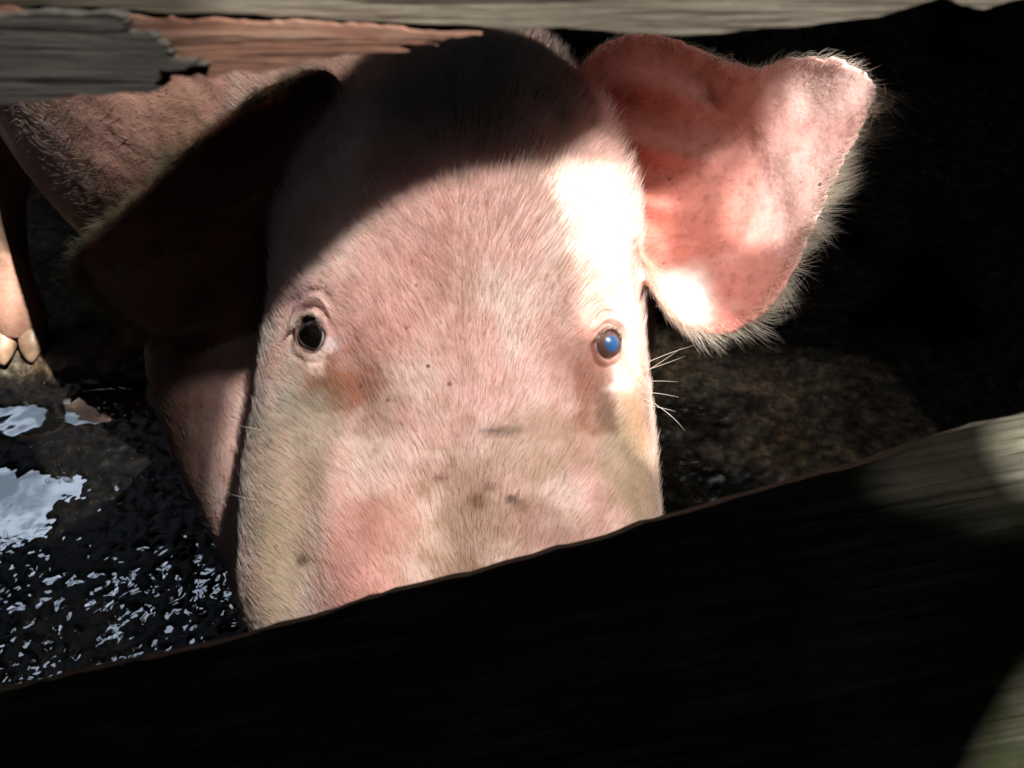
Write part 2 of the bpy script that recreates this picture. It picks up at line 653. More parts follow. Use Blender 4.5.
# jowls, brow bones, shoulder
parts.append(loft([(tuple(M(330, 215, .80)), .06, .05, .06), (tuple(M(300, 270, .775)), .095, .07, .08), (tuple(M(280, 350, .745)), .104, .085, .10), (tuple(M(297, 430, .71)), .092, .08, .09),
                   (tuple(M(313, 500, .675)), .077, .07, .08), (tuple(M(330, 590, .64)), .058, .06, .07), (tuple(M(345, 650, .62)), .035, .04, .04)], -FW, n=6, seg=48))
parts.append(ellipsoid((0.02, 0.46, 0.34), (0.075, 0.10, 0.085)))


def leg(pts):
    return loft([(p, r, r, r) for p, r in pts], (0.3, -0.9, 0.2), n=5, seg=24)


LEG_FR = [((-0.50, 1.16, 0.36), .10), ((-0.625, 1.12, .29), .070), ((-0.672, 1.03, .19), .044), ((-0.664, .965, .10), .030), ((-0.655, .935, .055), .034), ((-0.655, .925, .028), .032)]
LEG_FL = [((-0.16, .90, .30), .09), ((-0.10, .86, .22), .06), ((-0.08, .83, .14), .038), ((-0.08, .82, .08), .030), ((-0.08, .805, .045), .034), ((-0.08, .795, .026), .032)]
LEG_HR = [((-0.78, 1.52, .38), .12), ((-0.84, 1.50, .28), .085), ((-0.86, 1.58, .19), .045), ((-0.87, 1.55, .10), .033), ((-0.87, 1.53, .05), .035), ((-0.87, 1.52, .028), .032)]
LEG_HL = [((-0.52, 1.68, .38), .12), ((-0.48, 1.68, .28), .085), ((-0.47, 1.76, .19), .045), ((-0.48, 1.73, .10), .033), ((-0.48, 1.71, .05), .035), ((-0.48, 1.70, .028), .032)]
for Lg in (LEG_FR, LEG_FL, LEG_HR, LEG_HL):
    parts.append(leg(Lg))
# curled tail
tl = [((-0.83 + .03 * math.sin(t * 6) - .06 * t, 1.90 + .07 * t, .46 + .03 * math.cos(t * 6) - .04 * t), 0.013 - .006 * t) for t in np.linspace(0, 1, 9)]
parts.append(leg(tl))


def resample(poly, n):
    poly = np.asarray(poly, float)
    q = catmull(poly, 12)
    d = np.concatenate([[0], np.cumsum(np.linalg.norm(np.diff(q, axis=0), axis=1))])
    t = np.linspace(0, d[-1], n)
    return np.stack([np.interp(t, d, q[:, k]) for k in range(3)], 1)


def ear(upper, lower, depth, thick, ridges, n=70, mcount=60, cup=0.0, roll=None):
    """an ear blade between two edges that start at the skull and meet at the tip; depth = how far it is cupped"""
    U_ = resample([M(*p) for p in upper], n)
    L_ = resample([M(*p) for p in lower], n)
    s = np.linspace(0, 1, n)[:, None, None]
    t = np.linspace(0, 1, mcount)[None, :, None]
    P = U_[:, None] * (1 - t) + L_[:, None] * t
    prof = np.sin(np.pi * np.clip(t, 0, 1)) ** 0.8
    amt = depth * prof * (1 - 0.55 * s) * np.minimum(1, (1 - s) * 3.0)
    for (s0, t0, ws, wt, ang, hgt) in ridges:
        c, sn = math.cos(ang), math.sin(ang)
        a = (s - s0) * c + (t - t0) * sn
        b = -(s - s0) * sn + (t - t0) * c
        amt = amt - hgt * np.exp(-(a / ws) ** 2 - (b / wt) ** 2)
    P = P + amt * FW
    du = np.gradient(P, axis=0)
    dv = np.gradient(P, axis=1)
    N = norm(np.cross(du, dv))
    if (N.reshape(-1, 3) @ FW).mean() > 0:
        N = -N
    th = thick * (1 - 0.55 * s) * (0.55 + 0.45 * np.sin(np.pi * t))
    back = P - N * th
    V = np.concatenate([P.reshape(-1, 3), back.reshape(-1, 3)])
    F = []
    nm = n * mcount
    def id(i, j, k):
        return k * nm + i * mcount + j
    for i in range(n - 1):
        for j in range(mcount - 1):
            F.append((id(i, j, 0), id(i, j + 1, 0), id(i + 1, j + 1, 0), id(i + 1, j, 0)))
            F.append((id(i, j, 1), id(i + 1, j, 1), id(i + 1, j + 1, 1), id(i, j + 1, 1)))
    for i in range(n - 1):
        F.append((id(i, 0, 0), id(i + 1, 0, 0), id(i + 1, 0, 1), id(i, 0, 1)))
        j = mcount - 1
        F.append((id(i, j, 0), id(i, j, 1), id(i + 1, j, 1), id(i + 1, j, 0)))
    for j in range(mcount - 1):
        F.append((id(0, j, 0), id(0, j, 1), id(0, j + 1, 1), id(0, j + 1, 0)))
        i = n - 1
        F.append((id(i, j, 0), id(i, j + 1, 0), id(i, j + 1, 1), id(i, j, 1)))
    return V, F, P, U_, L_, N


EAR_R = ear(
    upper=[(575, 150, .70), (570, 95, .69), (600, 45, .675), (650, 32, .66), (705, 50, .645), (750, 66, .622), (795, 55, .612), (846, 60, .595), (878, 80, .59)],
    lower=[(615, 215, .655), (630, 240, .64), (650, 275, .61), (675, 318, .59), (712, 332, .58), (755, 318, .575), (790, 275, .58), (828, 195, .585), (850, 150, .588), (882, 90, .59)],
    depth=0.055, thick=0.0085,
    ridges=[(0.32, 0.36, 0.20, 0.045, 0.30, 0.014), (0.28, 0.56, 0.18, 0.040, 0.25, 0.012), (0.42, 0.18, 0.16, 0.05, 0.3, 0.008), (0.30, 0.74, 0.22, 0.04, 0.1, 0.008), (0.45, 0.78, .25, .05, -.5, .006)])
EAR_L = ear(
    upper=[(370, 160, .70), (350, 115, .695), (325, 72, .68), (265, 88, .665), (210, 130, .655), (150, 185, .65), (100, 228, .65), (72, 255, .65)],
    lower=[(330, 235, .665), (305, 275, .66), (270, 308, .665), (215, 325, .66), (160, 338, .655), (125, 320, .65), (95, 293, .65), (72, 266, .65)],
    depth=0.060, thick=0.0085,
    ridges=[(0.30, 0.40, 0.20, 0.05, 0.35, 0.010), (0.3, 0.65, 0.2, 0.05, 0.2, 0.007)])
for E in (EAR_R, EAR_L):
    parts.append((E[0], E[1]))

Vs, Fs, off = [], [], 0
for v, f in parts:
    Vs.append(v)
    Fs += [tuple(i + off for i in q) for q in f]
    off += len(v)
raw = mesh_np('pig_raw', np.concatenate(Vs), Fs)
bm = bmesh.new()
bm.from_mesh(raw)
bm.to_mesh(raw)
bm.free()
# each closed piece must face outwards before the remesh
bm = bmesh.new()
bm.from_mesh(raw)
bmesh.ops.recalc_face_normals(bm, faces=bm.faces)
bm.to_mesh(raw)
bm.free()
tmp = bpy.data.objects.new('pig_raw', raw)
COL.objects.link(tmp)
rm = tmp.modifiers.new('r', 'REMESH')
rm.mode = 'VOXEL'
rm.voxel_size = 0.0032
sm = tmp.modifiers.new('s', 'SMOOTH')
sm.factor = 0.5
sm.iterations = 5
dg = bpy.context.evaluated_depsgraph_get()
body = bpy.data.meshes.new_from_object(tmp.evaluated_get(dg))
bpy.data.objects.remove(tmp)
bpy.data.meshes.remove(raw)
body.name = 'pig'
print('pig verts', len(body.vertices))

EYE_PX = {'dark': (311, 334), 'blue': (608, 344)}


def bvh_of(me):
    bm = bmesh.new()
    bm.from_mesh(me)
    t = BVHTree.FromBMesh(bm)
    bm.free()
    return t


def hit(tree, x, y):
    d = Vector(M(x, y, 1.0) - EYE).normalized()
    loc, nor, i, dist = tree.ray_cast(Vector(EYE), d)
    return (None if loc is None else np.array(loc)), (None if nor is None else np.array(nor))


tree = bvh_of(body)
V, N = get_np(body)
# big forms that only need a push along the normal: cheek folds, nose ridges, brow
def push(x, y, r, amt, rx=None):
    global V
    c, n = hit(tree, x, y)
    if c is None:
        return
    d = V - c
    if rx:
        e = np.sqrt(((d @ RT) / (r * rx)) ** 2 + ((d @ UPV) / r) ** 2 + ((d @ FW) / (r * 2.0)) ** 2)
    else:
        e = np.linalg.norm(d, axis=1) / r
    V += (amt * np.exp(-e ** 2))[:, None] * n


push(368, 590, 0.045, 0.011, 0.6)      # nose bulges
push(520, 560, 0.045, 0.007, 0.6)
push(440, 560, 0.05, -0.009, 0.35)
push(300, 560, 0.06, -0.007, 0.28)
push(545, 540, 0.03, -0.006, 0.6)
push(345, 292, 0.030, 0.009, 0.9)       # brows
push(578, 300, 0.030, 0.008, 0.9)
push(318, 285, 0.012, 0.003, 1.8)
push(345, 400, 0.035, -0.009, 0.55)     # tear hollows
push(586, 415, 0.035, -0.009, 0.55)
push(462, 400, 0.06, 0.006, 0.8)
push(462, 230, 0.05, 0.006, 1.0)
push(275, 480, 0.06, 0.004, 0.4)        # cheeks
push(632, 470, 0.06, 0.001, 0.4)
push(330, 480, 0.05, 0.004, 0.25)
push(585, 490, 0.05, 0.004, 0.25)
fc = sstep(0.75, 0.66, (V - EYE) @ FW)
fold = fbm(V @ np.column_stack([RT * 1.0, UPV * 0.28, FW * 0.4]), 55, 3, 19)
V += N * ((fold - 0.5) * 0.0030 * fc)[:, None]
# fine wrinkles on jowl and neck, and on the body
wr = fbm(V * np.array([1.0, 1.0, 3.2]), 22, 3, 9)
neckm = sstep(0.62, 0.7, (V - EYE) @ FW) * sstep(0.90, 0.80, (V - EYE) @ FW) * sstep(0.0, -0.08, V[:, 0])
V += N * ((wr - 0.5) * 0.006 * neckm)[:, None]
V += N * ((fbm(V, 30, 3, 4) - 0.5) * np.where((V - EYE) @ FW > 0.80, 0.0004, 0.0022))[:, None]
body.vertices.foreach_set('co', V.astype(np.float32).ravel())
body.update()
tree = bvh_of(body)

# finer mesh round the eyes, then lids and sockets
eyes = {}
for k, (x, y) in EYE_PX.items():
    c, n = hit(tree, x, y)
    sgn = -1 if k == 'dark' else 1
    n = norm(n * 0.5 + np.array([0.35 * sgn, 0, 0]) - FW * 0.8)
    eyes[k] = (c, n)
bm = bmesh.new()
bm.from_mesh(body)
for cuts, rad in ((1, 0.036), (1, 0.027), (1, 0.021)):
    ed = [e for e in bm.edges if any((np.linalg.norm(np.array(e.verts[0].co) - c) < rad) for c, _ in eyes.values())]
    bmesh.ops.subdivide_edges(bm, edges=ed, cuts=cuts, use_grid_fill=True)
bm.to_mesh(body)
bm.free()
V, N = get_np(body)
for k, (c, n) in eyes.items():
    sd = norm(np.cross(UPV, n))
    upd = np.cross(n, sd)
    d = V - c
    p, q, z = d @ sd, d @ upd, d @ n
    a, b = (0.0086, 0.0108) if k == 'dark' else (0.0064, 0.0088)
    tilt = (0.30 if k == 'dark' else -0.45)
    pp = p * math.cos(tilt) + q * math.sin(tilt)
    qq = -p * math.sin(tilt) + q * math.cos(tilt)
    an = np.arctan2(qq, pp)
    wobble = 1 + 0.05 * np.sin(3 * an + 0.7) + 0.04 * np.sin(5 * an)
    rr = np.sqrt((pp / a) ** 2 + (qq / np.where(qq > 0, b * 0.92, b)) ** 2) * wobble
    msk = (np.abs(z) < 0.03) & (rr < 5)
    inside = sstep(1.06, 0.84, rr)
    upn = qq / (b * np.maximum(rr, 0.3))
    frag = fbm(V, 130, 2, 66) * 1.2
    lid = np.exp(-((rr - 1.25) / 0.24) ** 2) * 0.0030 * (0.35 + 0.9 * sstep(-0.4, 0.7, upn))
    crease = -np.exp(-((rr - 1.72 - 0.12 * np.sin(2 * an + 1)) / 0.15) ** 2) * 0.0030 * sstep(-0.15, 0.6, upn) * frag
    hood = np.exp(-((rr - 2.15 - 0.1 * np.sin(2 * an)) / 0.28) ** 2) * 0.0030 * sstep(-0.1, 0.8, upn)
    crease2 = -np.exp(-((rr - 2.65) / 0.15) ** 2) * 0.0022 * sstep(0.0, 0.8, upn) * frag
    bag = -np.exp(-((rr - 1.75) / 0.2) ** 2) * 0.0020 * sstep(0.1, -0.8, upn) * frag
    amt = (-0.0095 * inside + lid + crease + hood + crease2 + bag) * msk
    flat = (-z) * sstep(1.6, 1.0, rr) * msk * 0.6
    V += (amt + flat)[:, None] * n
body.vertices.foreach_set('co', V.astype(np.float32).ravel())
smooth(body)
body.update()
V, N = get_np(body)
tree = bvh_of(body)

# ---- which part of the pig each vertex belongs to (ears found by distance to the blades)
def ear_kd(E):
    P = E[2]
    n, m = P.shape[:2]
    kd = kdtree.KDTree(n * m)
    pr = P.reshape(-1, 3)
    for i in range(n * m):
        kd.insert(pr[i], i)
    kd.balance()
    return kd, n, m


KD = [ear_kd(E) for E in (EAR_R, EAR_L)]


def ear_info(pts, maxd=0.016):
    """per point: 0 none, 1 right blade, 2 left blade; s, t"""
    e = np.zeros(len(pts), int)
    s = np.zeros(len(pts))
    t = np.zeros(len(pts))
    for k, (kd, n, m) in enumerate(KD):
        box = EAR_R[2].reshape(-1, 3) if k == 0 else EAR_L[2].reshape(-1, 3)
        lo, hi = box.min(0) - .02, box.max(0) + .02
        cand = np.where(((pts > lo) & (pts < hi)).all(1))[0]
        for i in cand:
            co, ix, dd = kd.find(pts[i])
            if dd < maxd:
                e[i] = k + 1
                s[i] = (ix // m) / (n - 1)
                t[i] = (ix % m) / (m - 1)
    return e, s, t


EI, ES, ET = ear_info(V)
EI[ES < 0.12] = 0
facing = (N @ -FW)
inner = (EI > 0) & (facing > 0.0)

# ---- skin colour
pale = np.array([0.82, 0.62, 0.55])
rosy = np.array([0.70, 0.36, 0.32])
nb = fbm(V, 18, 4, 40)[:, None]
skin = pale * (1 - sstep(0.42, 0.66, nb)) + (0.55 * rosy + 0.45 * pale) * sstep(0.42, 0.66, nb)


nb2 = sstep(0.50, 0.70, fbm(V, 48, 4, 43, 0.6))[:, None]
skin = skin * (1 - 0.36 * nb2) + np.array([0.70, 0.32, 0.27]) * 0.36 * nb2
nb3 = sstep(0.56, 0.72, fbm(V, 75, 4, 47, 0.6))[:, None]
skin = skin * (1 - 0.40 * nb3) + np.array([0.45, 0.26, 0.15]) * 0.40 * nb3


def paint(c, col, r, strength, sx=1.0, sy=1.0, rag=0.5, px=True):
    global skin
    if px:
        c, _ = hit(tree, *c)
        if c is None:
            return
    d = V - c
    e = np.sqrt(((d @ RT) / (r * sx)) ** 2 + ((d @ UPV) / (r * sy)) ** 2 + ((d @ FW) / (r * 1.6)) ** 2)
    e = e + rag * (fbm(V, 60, 4, 77) - 0.5) * 2
    w = (strength * sstep(1.25, 0.35, e))[:, None]
    skin = skin * (1 - w) + np.array(col) * w


dirt = (0.22, 0.10, 0.045)
rust = (0.36, 0.13, 0.065)
olive = (0.42, 0.315, 0.22)
paint((285, 470), olive, 0.055, 0.75, 0.45, 1.5)
paint((275, 570), (0.42, 0.33, 0.22), 0.05, 0.7, 0.5, 1.2)
paint((318, 420), olive, 0.03, 0.6, 0.6, 1.2)
paint((640, 470), (0.34, 0.23, 0.13), 0.05, 0.85, 0.45, 1.5)
paint((612, 440), (0.36, 0.27, 0.15), 0.03, 0.6, 0.7, 1.2)
paint((345, 380), rust, 0.022, 0.95, 1.1, 0.8, 0.9)
paint((322, 388), dirt, 0.014, 1.0, 1.0, 1.2, 0.9)
paint((332, 362), rust, 0.009, 0.7, 0.6, 1.6, 0.8)
paint((592, 388), rust, 0.024, 1.0, 0.7, 1.5, 0.9)
paint((604, 405), dirt, 0.011, 1.0, 0.8, 1.8, 1.0)
paint((590, 370), (0.45, 0.2, 0.15), 0.022, 0.7, 1.0, 1.2, 0.7)
paint((585, 300), (0.45, 0.22, 0.17), 0.03, 0.6, 0.7, 1.6, 0.7)
paint((350, 320), (0.6, 0.3, 0.27), 0.03, 0.55, 0.9, 1.2, 0.7)
paint((355, 570), (0.66, 0.30, 0.25), 0.04, 0.8, 0.7, 1.2, 0.5)
paint((400, 520), (0.50, 0.22, 0.14), 0.028, 0.55, 0.7, 1.2, 0.8)
paint((500, 470), (0.42, 0.24, 0.14), 0.04, 0.55, 1.3, 0.8, 0.9)
paint((545, 520), (0.30, 0.13, 0.09), 0.022, 0.6, 1.0, 1.2, 0.9)
paint((470, 540), (0.46, 0.29, 0.18), 0.03, 0.5, 1.0, 1.0, 0.8)
paint((503, 431), (0.10, 0.03, 0.02), 0.013, 1.0, 1.3, 0.24, 0.8)
paint((490, 488), (0.2, 0.08, 0.06), 0.005, 0.8, 1.0, 0.6, 0.5)
paint((440, 478), (0.2, 0.06, 0.05), 0.005, 0.8, 1.0, 0.6, 0.5)
paint((455, 290), (0.55, 0.30, 0.21), 0.03, 0.4, 0.5, 1.6, 0.9)
paint((303, 560), (0.12, 0.07, 0.03), 0.004, 0.9, 1.2, 0.8, 0.4)
paint((268, 443), (0.12, 0.04, 0.03), 0.003, 0.9, 1.2, 0.8, 0.4)
for (x_, y_, r_, c_, w_) in ((372, 350, .018, rust, .45), (380, 410, .02, rust, .4), (300, 300, .012, (0.55, 0.32, 0.36), .7), (330, 345, .006, (0.85, 0.66, 0.66), .9),
                         (300, 420, .02, (0.30, 0.27, 0.20), .5), (262, 400, .03, (0.40, 0.36, 0.30), .6), (410, 330, .03, (0.74, 0.42, 0.37), .5), (560, 330, .02, (0.62, 0.34, 0.28), .7),
                         (455, 600, .03, (0.42, 0.28, 0.18), .5), (530, 450, .03, (0.48, 0.30, 0.20), .5), (575, 540, .03, (0.40, 0.20, 0.15), .6), (640, 420, .02, dirt, .6), (610, 425, .006, dirt, 1.0),
                         (565, 480, .012, (0.3, 0.14, 0.1), .5), (480, 500, .005, dirt, .8), (520, 505, .004, dirt, .8), (512, 498, .003, (0.12, .03, .03), 1.0)):
    paint((x_, y_), c_, r_, w_, 1.0, 1.0, 1.0)
paint((450, 85), (0.11, 0.105, 0.065), 0.085, 0.97, 1.15, 0.80, 0.4)  # from here to the ear base: shade painted onto nape and brow
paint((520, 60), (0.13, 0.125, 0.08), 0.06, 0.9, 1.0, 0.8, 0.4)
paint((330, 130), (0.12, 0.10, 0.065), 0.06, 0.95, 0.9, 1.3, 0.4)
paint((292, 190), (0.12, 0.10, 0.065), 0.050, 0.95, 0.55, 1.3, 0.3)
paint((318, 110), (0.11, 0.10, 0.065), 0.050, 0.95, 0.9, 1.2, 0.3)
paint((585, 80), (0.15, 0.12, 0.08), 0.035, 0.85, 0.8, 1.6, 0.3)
# jowl and neck: darker, dirty red brown skin
nk = sstep(0.63, 0.67, (V - EYE) @ FW) * sstep(-0.02, -0.10, V[:, 0]) * (EI == 0)
nk = nk[:, None]
mud = fbm(V, 24, 4, 55)[:, None]
skin = skin * (1 - nk) + ((1 - mud) * np.array([0.46, 0.25, 0.22]) + mud * np.array([0.30, 0.18, 0.11])) * nk
# trunk: pink with brown scurf
tr_ = (sstep(0.85, 0.95, (V - EYE) @ FW) * (EI == 0))[:, None]
sc = sstep(0.48, 0.62, fbm(V, 14, 5, 61, 0.6))[:, None]
skin = skin * (1 - tr_) + (np.array([0.60, 0.42, 0.40]) * (1 - sc) + np.array([0.38, 0.27, 0.20]) * sc) * tr_
# legs muddier
lg = (sstep(0.20, 0.12, V[:, 2]) * (V[:, 1] > 0.7))[:, None]
skin = skin * (1 - 0.8 * lg) + (np.array([0.44, 0.22, 0.13]) * (1 - sc) + np.array([0.17, 0.08, 0.04]) * sc) * 0.8 * lg
# ear: translucent red inside, with darker base and fine scurf
er = np.array([0.66, 0.235, 0.165])
er2 = np.array([0.74, 0.40, 0.33])
rim = sstep(0.35, 0.9, ES)[:, None]
er = np.array([0.60, 0.205, 0.155])
er2 = np.array([0.74, 0.42, 0.37])
ec = er * (1 - rim) + er2 * rim
sp_ = sstep(0.60, 0.72, fbm(V, 220, 2, 91))[:, None]
ec = ec * (1 - 0.22 * sp_)
skin = np.where(inner[:, None], np.where((EI == 2)[:, None], ec * np.array([0.36, 0.34, 0.32]), ec), skin)  # left inner ear darkened in its colour, to deepen the shade
backear = (EI > 0) & ~inner
skin = np.where(backear[:, None], np.array([0.52, 0.36, 0.26]), skin)
paint((680, 300), (0.88, 0.72, 0.66), 0.030, 0.9, 1.0, 1.0, 0.4)  # sun glare on the lobe put into the skin colour
paint((800, 200), (0.82, 0.56, 0.51), 0.040, 0.8, 0.7, 1.5, 0.4)
paint((835, 90), (0.84, 0.58, 0.53), 0.030, 0.8, 1.2, 0.7, 0.4)
paint((620, 110), (0.50, 0.15, 0.11), 0.045, 0.8, 1.2, 1.0, 0.4)
# lids dark rim
for k, (c, n) in eyes.items():
    dd = np.linalg.norm(V - c, axis=1)
    r_ = 0.0108 if k == 'dark' else 0.0084
    w = (sstep(r_ * 1.22, r_ * 0.98, dd + 0.003 * (fbm(V, 200, 2, 5) - .5)) * 0.9)[:, None]
    skin = skin * (1 - w) + np.array([0.10, 0.045, 0.04]) * w
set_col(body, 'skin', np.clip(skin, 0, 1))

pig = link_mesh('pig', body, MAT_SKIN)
tag(pig, 'pink white haired pig looking up between the boards with one ear sunlit', 'pig')

# ------------------------------------------------------------------ eyes
def make_eye(c, n, iris_col, pupil_col, eye_tone, name='eye'):
    rad = 0.0142
    ctr = c - n * (rad - 0.0040)
    bm = bmesh.new()
    bmesh.ops.create_uvsphere(bm, u_segments=48, v_segments=32, radius=rad)
    gaze = norm(n + (RT * -0.28 if eye_tone == 'brown' else RT * 0.05))
    q = Vector(gaze).to_track_quat('Z', 'Y').to_matrix()
    me = bpy.data.meshes.new(name)
    for v in bm.verts:
        ang = math.acos(max(-1, min(1, v.co.z / rad)))
        if ang < 0.75:                       # cornea bulge
            v.co *= 1 + 0.07 * math.cos(ang / 0.75 * math.pi / 2) ** 2
    co = np.array([v.co[:] for v in bm.verts])
    bm.to_mesh(me)
    bm.free()
    smooth(me)
    ang = np.arccos(np.clip(co[:, 2] / np.linalg.norm(co, axis=1), -1, 1))
    white = np.array([0.55, 0.50, 0.50])
    colr = np.zeros((len(co), 3))
    colr[:] = white
    w = sstep(0.98, 0.90, ang)[:, None]
    colr = colr * (1 - w) + np.array(iris_col) * w
    w = sstep(0.34, 0.29, ang)[:, None]
    colr = colr * (1 - w) + np.array(pupil_col) * w
    set_col(me, 'iris', colr)
    o = link_mesh(name, me, None, pig)
    o.matrix_local = Matrix.Translation(Vector(ctr)) @ q.to_4x4()
    m, nt, b = new_mat('eyeball_' + eye_tone)
    at = nd(nt, 'ShaderNodeAttribute', attribute_name='iris')
    nt.links.new(at.outputs['Color'], b.inputs['Base Color'])
    b.inputs['Roughness'].default_value = 0.25
    b.inputs['Coat Weight'].default_value = 1.0
    b.inputs['Coat Roughness'].default_value = 0.02
    me.materials.append(m)
    return o


e1 = make_eye(*eyes['dark'], (0.007, 0.004, 0.003), (0.002, 0.0015, 0.0015), 'brown')
e1['label'] = 'dark brown eye at the left of the face'
e2 = make_eye(*eyes['blue'], (0.11, 0.055, 0.045), (0.03, 0.09, 0.22), 'blue')  # pupil coloured blue
e2['label'] = 'eye with a blue pupil beside the sunlit ear'

# ------------------------------------------------------------------ hooves
MAT_HOOF = mat_simple('hoof_horn', (0.46, 0.30, 0.19), 0.45, 0.5, (45.0, (0.16, 0.09, 0.05)), 0.0015)


def hoof(x, y, yaw, side, s=1.0, z0=0.0):
    rings = []
    for t, w, hgt in ((0.0, .012, .036), (.25, .0165, .040), (.55, .0165, .034), (.8, .012, .024), (.95, .006, .013), (1.0, .002, .006)):
        rings.append((t, w, hgt))
    verts, faces = [], []
    seg = 16
    for t, w, hgt in rings:
        for j in range(seg):
            th = 2 * math.pi * j / seg
            cx, cz = math.cos(th), math.sin(th)
            verts.append((w * cx, -0.052 * t + 0.012 * max(cz, 0) * (1 - t), hgt * 0.5 + hgt * 0.5 * (cz if cz > -0.8 else -0.8)))
    for i in range(len(rings) - 1):
        for j in range(seg):
            faces.append((i * seg + j, (i + 1) * seg + j, (i + 1) * seg + (j + 1) % seg, i * seg + (j + 1) % seg))
    faces.append(tuple(range(seg)))
    faces.append(tuple((len(rings) - 1) * seg + j for j in range(seg))[::-1])
    v = np.array(verts) * s
    v[:, 0] += side * 0.0175 * s
    c, sn = math.cos(yaw), math.sin(yaw)
    w = v.copy()
    w[:, 0] = x + c * v[:, 0] - sn * v[:, 1]
    w[:, 1] = y + sn * v[:, 0] + c * v[:, 1]
    w[:, 2] = v[:, 2] + z0
    me = mesh_np('hoof', w, faces)
    smooth(me)
    return link_mesh('hoof', me, MAT_HOOF, pig)


for (fx, fy, yw) in ((-0.655, .925, 0.15), (-0.08, .795, 0.1), (-0.87, 1.52, .4), (-0.48, 1.70, .4)):
    for sd_ in (-1, 1):
        hoof(fx, fy, yw, sd_, 1.0, 0.0 if fy < .9 else 0.012)

# ------------------------------------------------------------------ bristles (real strands grown from the skin)
tri = np.array([p.vertices[:3] for p in body.polygons] + [(p.vertices[0], p.vertices[2], p.vertices[3]) for p in body.polygons if len(p.vertices) == 4])
TA, TB, TC = V[tri[:, 0]], V[tri[:, 1]], V[tri[:, 2]]
TN = np.cross(TB - TA, TC - TA)
TAREA = np.linalg.norm(TN, axis=1) / 2
TN = norm(N[tri].mean(1))
TCEN = (TA + TB + TC) / 3
TEAR = EI[tri[:, 0]]
TS, TT = ES[tri[:, 0]], ET[tri[:, 0]]
CD = (TCEN - EYE) @ FW
PXc = 512 + FPX * (TCEN[:, 0]) / CD
PYc = 384 - FPX * ((TCEN - EYE) @ UPV) / CD


def sample(weight, n):
    w = TAREA * weight
    w = w / w.sum()
    k = RNG.choice(len(w), n, p=w)
    r1, r2 = np.sqrt(RNG.random(n)), RNG.random(n)
    p = TA[k] * (1 - r1)[:, None] + TB[k] * (r1 * (1 - r2))[:, None] + TC[k] * (r1 * r2)[:, None]
    return p, TN[k], k


def strands(name, p, d0, d1, length, rad, mat, parent, segs=5, label=None, tint=None):
    """curved tapering strands: start direction d0, end direction d1"""
    n = len(p)
    c = bpy.data.hair_curves.new(name)
    c.add_curves([segs] * n)
    pos = np.zeros((n, segs, 3))
    pos[:, 0] = p - d0 * 0.0006
    step = (length / (segs - 1))[:, None]
    for i in range(1, segs):
        t = (i - 0.5) / (segs - 1)
        d = norm(d0 * (1 - t) + d1 * t)
        pos[:, i] = pos[:, i - 1] + d * step
    c.points.foreach_set('position', pos.reshape(-1, 3).astype(np.float32).ravel())
    rr = rad[:, None] * np.array([1.0, 0.95, 0.8, 0.55, 0.15] if segs == 5 else np.linspace(1, 0.1, segs))[None]
    att = c.attributes.get('radius') or c.attributes.new('radius', 'FLOAT', 'POINT')
    att.data.foreach_set('value', rr.astype(np.float32).ravel())
    if tint is None:
        tint = np.tile(np.array([[0.75, 0.66, 0.52]]), (n, 1))
    ta = c.attributes.new('tint', 'FLOAT_COLOR', 'CURVE')
    ta.data.foreach_set('color', np.column_stack([tint, np.ones(n)]).astype(np.float32).ravel())
    o = bpy.data.objects.new(name, c)
    COL.objects.link(o)
    c.materials.append(mat)
    o.parent = parent
    if label:
        o['label'] = label
    return o


def rv(n):
    return norm(RNG.normal(size=(n, 3)))


CLN = lambda p, s, seed: np.stack([fbm(p, s, 2, seed) - .5, fbm(p, s, 2, seed + 5) - .5, fbm(p, s, 2, seed + 9) - .5], 1) * 2

# face
headc = M(457, 400, 0.6)
front = (TN @ -FW)
is_face = (CD < 0.80) & (TEAR == 0) & (front > -0.15) & (PXc > 235) & (PXc < 670) & (PYc > 20) & (PYc < 800)
for c_, n_ in eyes.values():
    is_face &= np.linalg.norm(TCEN - c_, axis=1) > (0.0125 if c_[0] < 0 else 0.0102)
nF = 85000
p, n, k = sample(is_face * 1.0, nF)
px_, py_ = PXc[k], PYc[k]
mid = (px_ - 457) / 200.0
flow = UPV[None] * 1.0 + RT[None] * (mid * 0.9 + 0.15 * np.sign(mid))[:, None]
up_f = sstep(420, 180, py_)
flow = flow + CLN(p, 25, 300) * 0.32
tang = norm(flow - (flow * n).sum(1, keepdims=True) * n)
lift = (0.28 + 0.55 * up_f)[:, None]
d0 = norm(tang + n * (lift + 0.25) + rv(nF) * 0.22)
d1 = norm(tang + n * lift * 0.35 + rv(nF) * 0.22)
ln = (0.0070 + 0.0090 * up_f) * RNG.uniform(0.5, 1.5, nF) * (0.55 + 0.9 * fbm(p, 45, 3, 410))
for c_, n_ in eyes.values():
    ln *= 0.35 + 0.65 * sstep(0.014, 0.032, np.linalg.norm(p - c_, axis=1))
strands('bristles', p, d0, d1, ln, np.full(nF, 0.000064) * RNG.uniform(.7, 1.3, nF), MAT_BRISTLE, pig, tint=np.clip(skin[tri[k, 0]] * 1.35, 0, 1))

